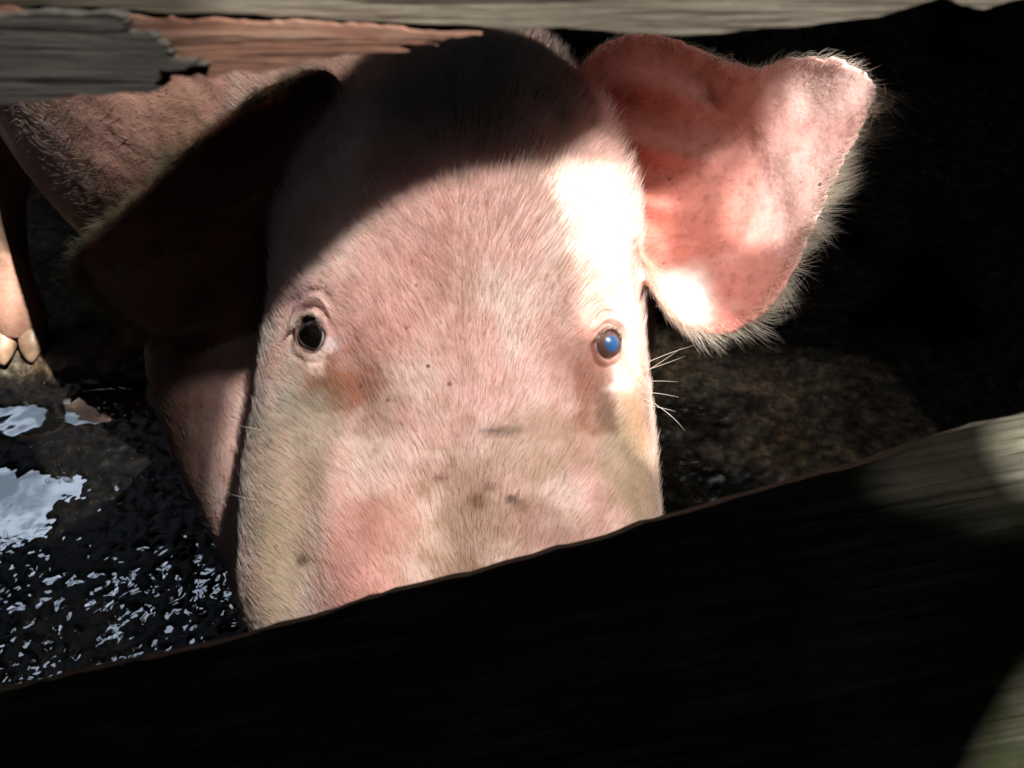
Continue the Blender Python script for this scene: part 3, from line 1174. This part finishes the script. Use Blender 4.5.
# neck, body, legs
is_body = (~is_face) & (TEAR == 0)
wgt = is_body * np.where(CD < 0.95, 1.6, np.where(CD < 1.5, 1.0, 0.3))
nB = 42000
p, n, k = sample(wgt, nB)
back_dir = np.where((CD[k] < 0.75)[:, None], np.array([[-0.2, 0.8, 0.1]]), np.array([[-0.45, 0.8, -0.35]]))
flow = back_dir + CLN(p, 14, 320) * 0.8
tang = norm(flow - (flow * n).sum(1, keepdims=True) * n)
d0 = norm(tang + n * 0.45 + rv(nB) * 0.25)
d1 = norm(tang + n * 0.1 + rv(nB) * 0.3)
ln = np.where(CD[k] < 0.85, 0.007, 0.010) * RNG.uniform(0.5, 1.4, nB)
ln = np.where(V[tri[k, 0], 2] < .2, ln * 0.5, ln)
strands('bristles', p, d0, d1, ln, np.full(nB, 0.00010), MAT_BRISTLE_BODY, pig, tint=np.clip(skin[tri[k, 0]] * 1.2, 0, 1))

# ears: down over the blade, long fringe on the edges
for kk, E, nm in ((1, EAR_R, 'ear_fringe'), (2, EAR_L, 'ear_fringe')):
    P = E[2]
    base = P[:6].reshape(-1, 3).mean(0)
    tip = P[-1].mean(0)
    axis = norm(tip - base)
    sel = (TEAR == kk)
    nE = 9000
    p, n, k = sample(sel * np.where(TN @ -FW > 0, 0.10 + 1.1 * (TS < 0.32), 1.3), nE)
    flow = axis[None] + CLN(p, 30, 340) * 0.5
    tang = norm(flow - (flow * n).sum(1, keepdims=True) * n)
    d0 = norm(tang + n * 0.35 + rv(nE) * 0.3)
    d1 = norm(tang + n * 0.05 + rv(nE) * 0.3)
    inn = (TN[k] @ -FW) > 0
    ln = np.where(inn, 0.006 + 0.006 * (TS[k] < .35), 0.012) * RNG.uniform(.5, 1.4, nE)
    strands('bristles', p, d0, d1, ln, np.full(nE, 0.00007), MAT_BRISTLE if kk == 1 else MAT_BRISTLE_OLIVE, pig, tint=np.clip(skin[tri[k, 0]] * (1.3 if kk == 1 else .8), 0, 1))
    # fringe along the two edges
    Pm = P[:, P.shape[1] // 2]
    for edge, j, nn_, lmax in (('u', 0, 1100 if kk == 1 else 2600, 0.012 if kk == 1 else 0.020), ('l', -1, 3000, 0.030)):
        ed = P[:, j]
        s_ = RNG.uniform(0.10, 1.0, nn_)
        fi = s_ * (len(ed) - 1)
        i0 = np.clip(fi.astype(int), 0, len(ed) - 2)
        fr = (fi - i0)[:, None]
        q = ed[i0] * (1 - fr) + ed[i0 + 1] * fr
        inward = Pm[i0] - q
        outw = norm(-(inward))
        along = norm(ed[np.minimum(i0 + 1, len(ed) - 1)] - ed[i0])
        q = q + rv(nn_) * 0.002 + FW * RNG.uniform(0.0, 0.006, nn_)[:, None] - outw * RNG.uniform(0, 0.006, nn_)[:, None]
        cl = CLN(q, 70, 360) * 1.6
        d0 = norm(outw * 0.8 + along * 0.5 + rv(nn_) * 0.2 + FW * 0.25 + cl * 0.4)
        d1 = norm(outw * 0.5 + along * 0.6 + np.array([0, 0, -0.35]) + rv(nn_) * 0.25 + cl * 0.6)
        ln = lmax * RNG.uniform(0.3, 1.0, nn_) * (0.35 + 1.3 * fbm(q, 50, 2, 371) ** 1.5)
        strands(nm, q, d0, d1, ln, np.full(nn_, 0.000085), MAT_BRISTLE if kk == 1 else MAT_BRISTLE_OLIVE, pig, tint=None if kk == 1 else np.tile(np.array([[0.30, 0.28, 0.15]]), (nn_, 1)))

# stiff whiskers on the cheek and lashes
def hits(pts):
    o = [hit(tree, x, y) for x, y in pts]
    return np.array([a for a, b in o if a is not None]), np.array([b for a, b in o if a is not None])


wp, wn2 = hits([(640, 366), (642, 374), (640, 382), (641, 392), (643, 398), (645, 405), (640, 372), (262, 430), (256, 500)])
nW = len(wp)
wd = norm(wn2 * 0.3 + RT * np.where(wp[:, :1] > 0, 1.0, -1.0) + UPV * np.array([0.55, 0.7, 0.05, -0.1, -0.6, -0.2, 0.3, .1, .2])[:nW, None])
wd1 = norm(wd + UPV * np.array([-.2, .1, -.2, -.2, -.8, -.2, .1, .1, .1])[:nW, None])
strands('whiskers', wp, wd, wd1, np.array([.036, .03, .024, .024, .034, .02, .03, .015, .018])[:nW], np.full(nW, 0.00022), MAT_BRISTLE, pig)
for k, (c, n) in eyes.items():
    sd = norm(np.cross(UPV, n))
    upd = np.cross(n, sd)
    nl = 150
    ra, rb = (0.0096, 0.0110) if k == 'dark' else (0.0074, 0.0092)
    th = RNG.uniform(0.35, 2.8, nl)
    q = c + (np.cos(th) * ra)[:, None] * sd + (np.sin(th) * rb)[:, None] * upd + n * 0.0015
    out = np.cos(th)[:, None] * sd + np.sin(th)[:, None] * upd
    d0 = norm(n * 0.7 + out * 0.5 + rv(nl) * .25)
    d1 = norm(n * 0.4 + out * 0.5 - upd * 0.6 + rv(nl) * .3)
    strands('eyelashes', q, d0, d1, 0.009 * RNG.uniform(.6, 1.2, nl), np.full(nl, 0.00010), MAT_BRISTLE, pig)


# ------------------------------------------------------------------ fence boards
def plank(name, outline, frame, thick, mat, parent, rough=0.0006, step=0.004, seed=0, label=None, wave=0.0):
    """a board of ragged outline: outline = (x, y) along / across the board face, frame = origin, long, across, normal"""
    o0, ex, ey, ez = frame
    pts = np.array(outline, float)
    # densify and roughen the edges
    dens = []
    for i in range(len(pts)):
        a, b = pts[i], pts[(i + 1) % len(pts)]
        L_ = np.linalg.norm(b - a)
        k = max(1, int(L_ / step))
        for j in range(k):
            dens.append(a + (b - a) * j / k)
    dens = np.array(dens)
    q3 = np.stack([dens[:, 0], dens[:, 1], np.zeros(len(dens))], 1)
    dens = dens + np.stack([fbm(q3, 90, 3, seed) - .5, fbm(q3, 70, 4, seed + 3) - .5], 1) * rough * 2 * np.array([1, 1])
    dens = dens + np.stack([fbm(q3, 420, 2, seed + 31) - .5, fbm(q3, 420, 2, seed + 37) - .5], 1) * rough * 1.2
    lo, hi = dens.min(0), dens.max(0)
    inner_pts = []
    gs = 0.007
    for x in np.arange(lo[0] + gs / 2, hi[0], gs):
        for y in np.arange(lo[1] + gs / 2, hi[1], gs):
            inner_pts.append((x, y))
    allp = [Vector(p) for p in dens] + [Vector(p) for p in inner_pts]
    n0 = len(dens)
    res = mg.delaunay_2d_cdt(allp, [], [list(range(n0))], 1, 1e-6)
    v2, f2 = np.array([tuple(v) for v in res[0]]), [f for f in res[2]]
    q3 = np.stack([v2[:, 0] * 0.25, v2[:, 1], np.zeros(len(v2))], 1)
    zz = (fbm(q3, 60, 4, seed + 8) - .5) * 0.0022 + wave * (fbm(q3, 12, 2, seed + 1) - .5)
    used = sorted({i for f in f2 for i in f})
    mp = {u: i for i, u in enumerate(used)}
    v2, zz = v2[used], zz[used]
    f2 = [tuple(mp[i] for i in f) for f in f2]
    nv = len(v2)
    # local coordinates: x long, y across, z out
    Vt = np.concatenate([np.column_stack([v2, zz]), np.column_stack([v2, np.full(nv, -thick)])])
    faces = list(f2) + [tuple(i + nv for i in f[::-1]) for f in f2]
    cnt = {}
    for f in f2:
        for a, b in zip(f, f[1:] + f[:1]):
            cnt[(a, b)] = 1
    for (a, b) in cnt:
        if (b, a) not in cnt:
            faces.append((b, a, a + nv, b + nv))
    me = mesh_np(name, Vt, faces)
    ob = link_mesh(name, me, mat, parent)
    mm = Matrix(((ex[0], ey[0], ez[0], o0[0]), (ex[1], ey[1], ez[1], o0[1]), (ex[2], ey[2], ez[2], o0[2]), (0, 0, 0, 1)))
    par_inv = PARENT_MAT[parent.name].inverted()
    ob.matrix_basis = par_inv @ mm
    PARENT_MAT[ob.name] = mm
    bm = bmesh.new()
    bm.from_mesh(me)
    bmesh.ops.recalc_face_normals(bm, faces=bm.faces)
    bm.to_mesh(me)
    bm.free()
    if label:
        ob['label'] = label
    return ob


fence = bpy.data.objects.new('pen_fence', None)
COL.objects.link(fence)
fence.location = (0, 0.2, 0)
PARENT_MAT = {'pen_fence': Matrix.Translation((0, 0.2, 0))}
tag(fence, 'old weathered plank fence of the pen with a splintered upper board', 'fence')


MAT_W_TOP = mat_wood('grey_weathered_plank', [(0.30, (0.05, 0.04, 0.03)), (0.48, (0.165, 0.14, 0.105)), (0.66, (0.33, 0.295, 0.235))], 0.8, bump=0.0007, xs=14, ys=230)
MAT_W_DARK = mat_wood('dark_weathered_plank', [(0.3, (0.05, 0.045, 0.04)), (0.5, (0.11, 0.10, 0.088)), (0.7, (0.19, 0.175, 0.155))], 0.9, bump=0.0012, xs=12, ys=180)
MAT_W_RED = mat_wood('raw_red_wood', [(0.3, (0.10, 0.045, 0.028)), (0.5, (0.25, 0.125, 0.085)), (0.68, (0.46, 0.32, 0.24))], 0.7, bump=0.001, xs=14, ys=230)
MAT_W_LOW = mat_wood('mossy_old_board', [(0.3, (0.035, 0.032, 0.024)), (0.5, (0.12, 0.11, 0.08)), (0.70, (0.36, 0.335, 0.25))], 0.4, moss=((0.05, 0.07, 0.018), 0.54), bump=0.002)
MAT_W_DULL = mat_wood('dull_unseen_shed_wood', [(0.3, (0.03, 0.025, 0.02)), (0.6, (0.08, 0.065, 0.05))], 0.7)

# the upper boards lie in a plane leaning outwards, facing the camera's side
D_UP = 0.188
UC = M(512, 40, D_UP)
ez_u = norm(np.array([0.0, -0.97, 0.24]))
ex_u = norm(np.array([1.0, 0.0, 0.0]))
ey_u = np.cross(ez_u, ex_u)


def on_plane(x, y, o0, ex, ey, ez):
    """where the sight line through a photo point meets a board's face, in that board's own metres"""
    d = M(x, y, 1.0) - EYE
    t = ((o0 - EYE) @ ez) / (d @ ez)
    q = EYE + d * t - o0
    return (q @ ex, q @ ey)


def PL(pts, fr, dz=0.0):
    o0 = fr[0] + fr[3] * dz
    return [on_plane(x, y, o0, fr[1], fr[2], fr[3]) for x, y in pts]


FU = (UC, ex_u, ey_u, ez_u)
top_edge = [(-160, -8), (0, 3), (150, 12), (300, 17), (420, 24), (560, 30), (640, 33), (700, 36), (740, 31), (800, 27), (880, 17), (930, 2), (945, -4), (960, 6), (985, 10), (1012, 1), (1060, -6), (1200, -12)]
outl = PL([(-3100, -4)], FU) + PL(top_edge, FU) + PL([(3700, -14), (3700, -60), (1200, -26), (-160, -22), (-3100, -50)], FU)
tp = plank('top_plank', outl, FU, 0.022, MAT_W_TOP, fence, rough=0.0006, seed=3)
# second board: raw red wood where the grey surface has split away
FR = (UC + ez_u * 0.0015, ex_u, ey_u, ez_u)
red = [(-160, -2), (0, 9), (150, 17), (300, 22), (400, 27), (430, 31), (482, 33), (452, 36), (420, 39), (440, 42), (396, 43), (408, 49), (352, 53), (300, 63), (262, 73), (240, 71), (215, 77), (190, 75), (150, 76), (-160, 60)]
rp = plank('splintered_plank', PL(red, FR), FR, 0.018, MAT_W_RED, fence, rough=0.0012, step=0.0015, seed=8, wave=0.004)
rp['label'] = 'board split open to raw reddish brown wood'
FG = (UC + ez_u * 0.0060, ex_u, ey_u, ez_u)
grey1 = [(-160, 2), (0, 12), (98, 17), (120, 19), (113, 21), (126, 24), (119, 27), (128, 30), (117, 33), (121, 35), (146, 36), (154, 40), (150, 42), (164, 47), (158, 49), (170, 53), (161, 56), (172, 60), (196, 62), (188, 64), (206, 68), (182, 70), (186, 73), (158, 72), (160, 82), (154, 85), (160, 92), (120, 95), (90, 96), (70, 99), (40, 104), (0, 110), (-160, 128)]
gp = plank('weathered_layer', PL(grey1, FG), FG, 0.009, MAT_W_DARK, rp, rough=0.0011, step=0.0012, seed=15, wave=0.003)

# lower board: black in the shade, close to the camera
LC = M(520, 620, 0.285)
tl_ = norm(np.array([1.0, 0.0, 0.30]))
ez_l = norm(np.array([0.0, -0.62, 0.78]))
ex_l = norm(tl_ - (tl_ @ ez_l) * ez_l)
ey_l = np.cross(ez_l, ex_l)
FL = (LC, ex_l, ey_l, ez_l)
low = [(-260, 740), (-80, 705), (0, 692), (120, 664), (200, 650), (265, 632), (300, 622), (400, 590), (520, 562), (650, 524), (760, 492), (850, 466), (930, 441), (1000, 420), (1040, 410), (1200, 365)]
lowo = PL([(-2000, 1165)], FL) + PL(low, FL) + PL([(2700, 0), (2700, 480), (1250, 900), (-260, 1300), (-2000, 1700)], FL)
lr = plank('lower_board', lowo, FL, 0.018, MAT_W_LOW, fence, rough=0.0010, seed=23, wave=0.006)
# posts carrying the boards, either side of the view
for xp in (-0.62, 0.60):
    po = [(-0.045, -1.0), (0.045, -1.0), (0.045, 0.25), (-0.045, 0.25)]
    fr = (np.array([xp, 0.235, 0.78]), np.array([1., 0, 0]), np.array([0, 0.0, 1.0]), np.array([0, -1., 0]))
    po_o = plank('post', [(a, max(b, -0.79)) for a, b in po], fr, 0.08, MAT_W_DULL, fence, rough=0.001, seed=40)

#ROOFPART
# ------------------------------------------------------------------ unseen shed added to shape the light: cut roof, sun dimmers, beams, walls
ROOF_Z = 2.0  # height of the added, unseen mask roof


def inside(p, poly):
    x, y = p
    r = False
    for (x1, y1), (x2, y2) in zip(poly, poly[1:] + poly[:1]):
        if (y1 > y) != (y2 > y) and x < (x2 - x1) * (y - y1) / (y2 - y1) + x1:
            r = not r
    return r


def ragged(poly, step, amp, seed):
    out = []
    for (x1, y1), (x2, y2) in zip(poly, poly[1:] + poly[:1]):
        L_ = math.hypot(x2 - x1, y2 - y1)
        k = max(1, int(L_ / step))
        for j in range(k):
            out.append((x1 + (x2 - x1) * j / k, y1 + (y2 - y1) * j / k))
    q = np.array([(a, b, 0.0) for a, b in out])
    dx = (fbm(q, 60, 2, seed) - .5) * 2 * amp
    dy = (fbm(q, 60, 2, seed + 4) - .5) * 2 * amp
    return [(a + u, b + v) for (a, b), u, v in zip(out, dx, dy)]


def sheet(name, outline, holes, z, thick, mat, parent):
    loops = [outline] + holes
    pts, edges = [], []
    for lp in loops:
        s = len(pts)
        pts += [Vector(p) for p in lp]
        edges += [(s + i, s + (i + 1) % len(lp)) for i in range(len(lp))]
    r = mg.delaunay_2d_cdt(pts, edges, [], 0, 1e-6)
    v2 = [tuple(v) for v in r[0]]
    keep = []
    for f in r[2]:
        c = (sum(v2[i][0] for i in f) / 3, sum(v2[i][1] for i in f) / 3)
        if inside(c, outline) and not any(inside(c, h_) for h_ in holes):
            keep.append(tuple(f))
    nv = len(v2)
    if thick:
        V_ = [(x, y, z) for x, y in v2] + [(x, y, z + thick) for x, y in v2]
        F_ = [f[::-1] for f in keep] + [tuple(i + nv for i in f) for f in keep]
        ed = {(a, b) for f in keep for a, b in zip(f, f[1:] + f[:1])}
        F_ += [(a, b, b + nv, a + nv) for a, b in ed if (b, a) not in ed]
    else:
        V_, F_ = [(x, y, z) for x, y in v2], keep
    me = mesh_np(name, V_, F_)
    return link_mesh(name, me, mat, parent)


def box(name, lo, hi, mat, parent):
    (x0, y0, z0), (x1, y1, z1) = lo, hi
    v = [(x0, y0, z0), (x1, y0, z0), (x1, y1, z0), (x0, y1, z0), (x0, y0, z1), (x1, y0, z1), (x1, y1, z1), (x0, y1, z1)]
    f = [(3, 2, 1, 0), (4, 5, 6, 7), (0, 1, 5, 4), (1, 2, 6, 5), (2, 3, 7, 6), (3, 0, 4, 7)]
    me = mesh_np(name, v, f)
    bm = bmesh.new()
    bm.from_mesh(me)
    bmesh.ops.bevel(bm, geom=list(bm.edges), offset=0.006, segments=2, affect='EDGES')
    bm.to_mesh(me)
    bm.free()
    return link_mesh(name, me, mat, parent)


shed = bpy.data.objects.new('unseen_shed', None)  # out of view, added to keep sky light off the pen
COL.objects.link(shed)
tag(shed, 'unseen shed added to shade the pen', 'shed')
MAT_MASK_ROOF = mat_simple('dark_mask_roof', (0.045, 0.035, 0.03), 0.8, 0.2, (6.0, (0.02, 0.018, 0.016)), 0.002)

OPEN = [(-0.02, -0.024), (0.40, -0.040), (0.66, -0.034), (0.68, -0.010), (0.84, 0.000), (1.30, 0.012), (1.46, 0.30), (1.38, 0.56), (0.96, 0.66), (0.50, 0.72), (0.06, 0.86), (-0.02, 0.80)]  # outline shaped for where the sun should come in
BOARD_LIGHT1 = [(0.722, -0.044), (0.732, -0.034), (0.748, -0.026), (0.765, -0.018), (0.81, -0.018), (0.81, -0.058), (0.775, -0.059), (0.752, -0.055), (0.735, -0.051)]  # gaps shaped to light the right end of the lower board
BOARD_LIGHT2 = [(0.774, -0.132), (0.778, -0.114), (0.787, -0.096), (0.84, -0.084), (0.86, -0.14), (0.774, -0.142)]
GLINT_OPENINGS = [[(-2.30, 1.95), (-1.62, 1.90), (-1.60, 2.42), (-2.30, 2.42)], [(-2.35, 2.56), (-2.00, 2.56), (-1.98, 2.95), (-2.35, 2.95)], [(-1.88, 2.57), (-1.60, 2.57), (-1.58, 2.92), (-1.86, 2.95)], [(-1.72, 1.42), (-1.44, 1.40), (-1.42, 1.84), (-1.70, 1.86)], [(-1.33, 1.44), (-1.05, 1.42), (-1.03, 1.84), (-1.32, 1.86)]]  # unseen openings placed for puddle reflections and floor glints
sheet('light_mask_roof', [(-3.6, -1.7), (2.8, -1.7), (2.8, 4.3), (-3.6, 4.3)],  # added roof, unseen, cut as a mask for the sun
      [ragged(w_, 0.04, 0.006, 30 + i_) for i_, w_ in enumerate(GLINT_OPENINGS)] + [ragged(OPEN, 0.02, 0.003, 1), ragged(BOARD_LIGHT1, 0.01, 0.002, 2), ragged(BOARD_LIGHT2, 0.01, 0.002, 3)], ROOF_Z, 0.004, MAT_MASK_ROOF, shed)

STRIP = [(0.684, 0.264), (0.701, 0.236), (0.709, 0.215), (0.715, 0.190), (0.720, 0.166), (0.726, 0.163), (0.745, 0.160), (0.757, 0.140), (0.766, 0.118), (0.775, 0.100),  # dimmer holes shaped to let full sun onto face, ear and leg
         (0.800, 0.095), (0.830, 0.165), (0.812, 0.215), (0.792, 0.240), (0.795, 0.300), (0.772, 0.305), (0.740, 0.300), (0.710, 0.285), (0.690, 0.276)]
EAR_HOLE = [(0.826, 0.255), (0.850, 0.235), (0.900, 0.250), (0.900, 0.345), (0.840, 0.352), (0.836, 0.330), (0.830, 0.300)]
LEG_HOLE = [(0.10, 0.53), (0.31, 0.53), (0.31, 0.575), (0.275, 0.61), (0.265, 0.635), (0.16, 0.650), (0.10, 0.64)]
BODY_HOLE = [(0.10, 0.72), (0.20, 0.69), (0.235, 0.575), (0.31, 0.495), (0.40, 0.447), (0.47, 0.41), (0.49, 0.43), (0.45, 0.70), (0.10, 0.83)]
sheet('sun_dimmer', [(-0.06, -0.06), (0.67, -0.06), (0.68, -0.02), (1.54, -0.02), (1.54, 0.72), (0.9, 0.74), (0.4, 0.84), (0.0, 0.9), (-0.06, 0.84)],  # added dimmer sheet, unseen, sets the middle light level
      [ragged(STRIP, 0.01, 0.0008, 5), [(0.49, -0.030), (0.665, -0.030), (0.665, -0.004), (0.49, -0.004)], ragged(EAR_HOLE, 0.01, 0.0015, 6), ragged(LEG_HOLE, 0.02, 0.003, 7), ragged(BODY_HOLE, 0.02, 0.003, 8)], ROOF_Z + 0.012, 0, mat_dimmer(0.36), shed)
CR = [(0.69, -0.012), (0.82, -0.012), (0.82, -0.076), (0.69, -0.076)]
sheet('sun_dimmer', [(0.08, 0.66), (0.20, 0.66), (0.225, 0.57), (0.31, 0.48), (0.40, 0.437), (0.475, 0.40), (0.50, 0.43), (0.50, 0.76), (0.08, 0.85)], [], ROOF_Z + 0.009, 0, mat_dimmer(0.55), shed)
sheet('sun_dimmer', CR, [[(0.757, -0.014), (0.815, -0.014), (0.815, -0.056), (0.776, -0.048), (0.766, -0.038)]], ROOF_Z + 0.010, 0, mat_dimmer(0.06), shed)
sheet('sun_dimmer', [(0.76, -0.08), (0.87, -0.076), (0.88, -0.150), (0.76, -0.150)], [], ROOF_Z + 0.010, 0, mat_dimmer(0.30), shed)
# more dimmer layers, added to weaken the sun on jowl, ear and floor
sheet('dimmer_layer', [(0.33, -0.01), (0.566, -0.01), (0.553, 0.04), (0.540, 0.10), (0.531, 0.15), (0.525, 0.20), (0.42, 0.21), (0.33, 0.20)], [], ROOF_Z + 0.016, 0, mat_dimmer(0.18), shed)
sheet('dimmer_layer', ragged([(0.700, 0.322), (0.745, 0.318), (0.775, 0.310), (0.805, 0.314), (0.822, 0.328), (0.834, 0.345), (0.834, 0.42), (0.700, 0.42)], 0.01, 0.003, 91), [], ROOF_Z + 0.020, 0, mat_dimmer(0.21), shed)
sheet('dimmer_layer', ragged([(1.0, 0.015), (1.50, 0.015), (1.50, 0.68), (1.0, 0.68)], 0.03, 0.004, 51), [], ROOF_Z + 0.018, 0, mat_dimmer(0.24), shed)
sheet('dimmer_layer', ragged([(1.22, 0.01), (1.52, 0.01), (1.52, 0.70), (1.16, 0.70), (1.16, 0.56), (1.27, 0.50), (1.20, 0.42), (1.25, 0.33)], 0.03, 0.012, 52), [], ROOF_Z + 0.022, 0, mat_dimmer(0.45), shed)
sheet('dimmer_layer', ragged([(1.32, 0.01), (1.53, 0.01), (1.53, 0.71), (1.10, 0.71), (1.10, 0.60), (1.34, 0.54), (1.30, 0.42), (1.36, 0.33)], 0.03, 0.012, 53), [], ROOF_Z + 0.026, 0, mat_dimmer(0.4), shed)
# added blockers, unseen, cut to throw shade over brow, nape and hanging ear
BLOCKER_A = [(0.36, 0.208), (0.536, 0.186), (0.560, 0.202), (0.571, 0.218), (0.587, 0.232), (0.607, 0.244), (0.631, 0.256), (0.658, 0.263), (0.692, 0.271), (0.706, 0.292), (0.728, 0.318), (0.728, 0.400), (0.57, 0.432), (0.523, 0.396), (0.477, 0.358), (0.423, 0.294), (0.40, 0.270), (0.37, 0.240)]
sheet('sun_blocker', ragged(BLOCKER_A, 0.012, 0.0012, 12), [], ROOF_Z + 0.024, 0.018, MAT_W_DULL, shed)
sheet('sun_blocker', ragged([(0.22, 0.02), (0.40, 0.02), (0.40, 0.20), (0.37, 0.335), (0.30, 0.46), (0.20, 0.50), (-0.04, 0.50), (-0.04, 0.02)], 0.02, 0.003, 13), [], ROOF_Z + 0.046, 0.018, MAT_W_DULL, shed)
sheet('sun_blocker', ragged([(0.86, 0.02), (1.03, 0.02), (1.03, 0.70), (0.62, 0.74), (0.58, 0.425), (0.81, 0.415), (0.90, 0.39), (0.905, 0.22)], 0.02, 0.003, 14), [], ROOF_Z + 0.068, 0.018, MAT_W_DULL, shed)
# sunlit film added over the roof openings to brighten reflections on the wet floor
m_pl, nt_, b_ = new_mat('bright_sky_glow')
tl_s = nd(nt_, 'ShaderNodeBsdfTranslucent')
tl_s.inputs[0].default_value = (0.30, 0.33, 0.38, 1)
nz = nd(nt_, 'ShaderNodeTexNoise', i_Scale=5.0, i_Detail=6.0)
tcn = nd(nt_, 'ShaderNodeTexCoord')
nt_.links.new(tcn.outputs['Object'], nz.inputs['Vector'])
rz = ramp(nt_, [(0.40, (0.14, 0.18, 0.23)), (0.56, (0.42, 0.50, 0.62))])
nt_.links.new(nz.outputs['Fac'], rz.inputs[0])
nt_.links.new(rz.outputs[0], tl_s.inputs[0])
nt_.links.new(tl_s.outputs[0], nt_.nodes['Material Output'].inputs['Surface'])
m_cl, nc_, bc_ = new_mat('dull_sky_glow')
tc_s = nd(nc_, 'ShaderNodeBsdfTranslucent')
tc_s.inputs[0].default_value = (0.24, 0.29, 0.36, 1)
nc_.links.new(tc_s.outputs[0], nc_.nodes['Material Output'].inputs['Surface'])
for wi_, w_ in enumerate(GLINT_OPENINGS):
    xs_, ys_ = [p_[0] for p_ in w_], [p_[1] for p_ in w_]
    sheet('sky_glow_film', [(min(xs_) - .03, min(ys_) - .03), (max(xs_) + .03, min(ys_) - .03), (max(xs_) + .03, max(ys_) + .03), (min(xs_) - .03, max(ys_) + .03)], [], ROOF_Z + 0.008, 0, m_pl if wi_ < 3 else m_cl, shed)
# added unseen beams under the mask roof
for lo, hi in (((-3.5, 2.43, 1.9), (2.6, 2.53, 1.995)), ((-3.5, 3.35, 1.9), (2.6, 3.45, 1.995)), ((-3.5, -0.9, 1.9), (2.6, -0.8, 1.995))):
    box('roof_beam', lo, hi, MAT_W_DULL, shed)
for x_, y_ in ((-3.4, 3.4), (-3.4, -0.85), (2.5, 3.4), (2.5, -0.85)):
    box('corner_post', (x_ - .055, y_ - .055, -0.02), (x_ + .055, y_ + .055, 1.855), MAT_W_DULL, shed)
box('light_block_wall', (2.6, -1.65, -0.02), (2.64, 4.2, 1.99), MAT_W_DULL, shed)  # unseen walls added to shut out sky light
box('light_block_wall', (-3.5, 4.22, -0.02), (2.64, 4.26, 1.99), MAT_W_DULL, shed)
box('light_block_wall', (-3.5, -1.70, -0.02), (2.64, -1.66, 1.99), MAT_W_DULL, shed)
box('light_block_wall', (-3.54, -1.60, -0.02), (-3.50, 4.2, 1.99), MAT_W_DULL, shed)
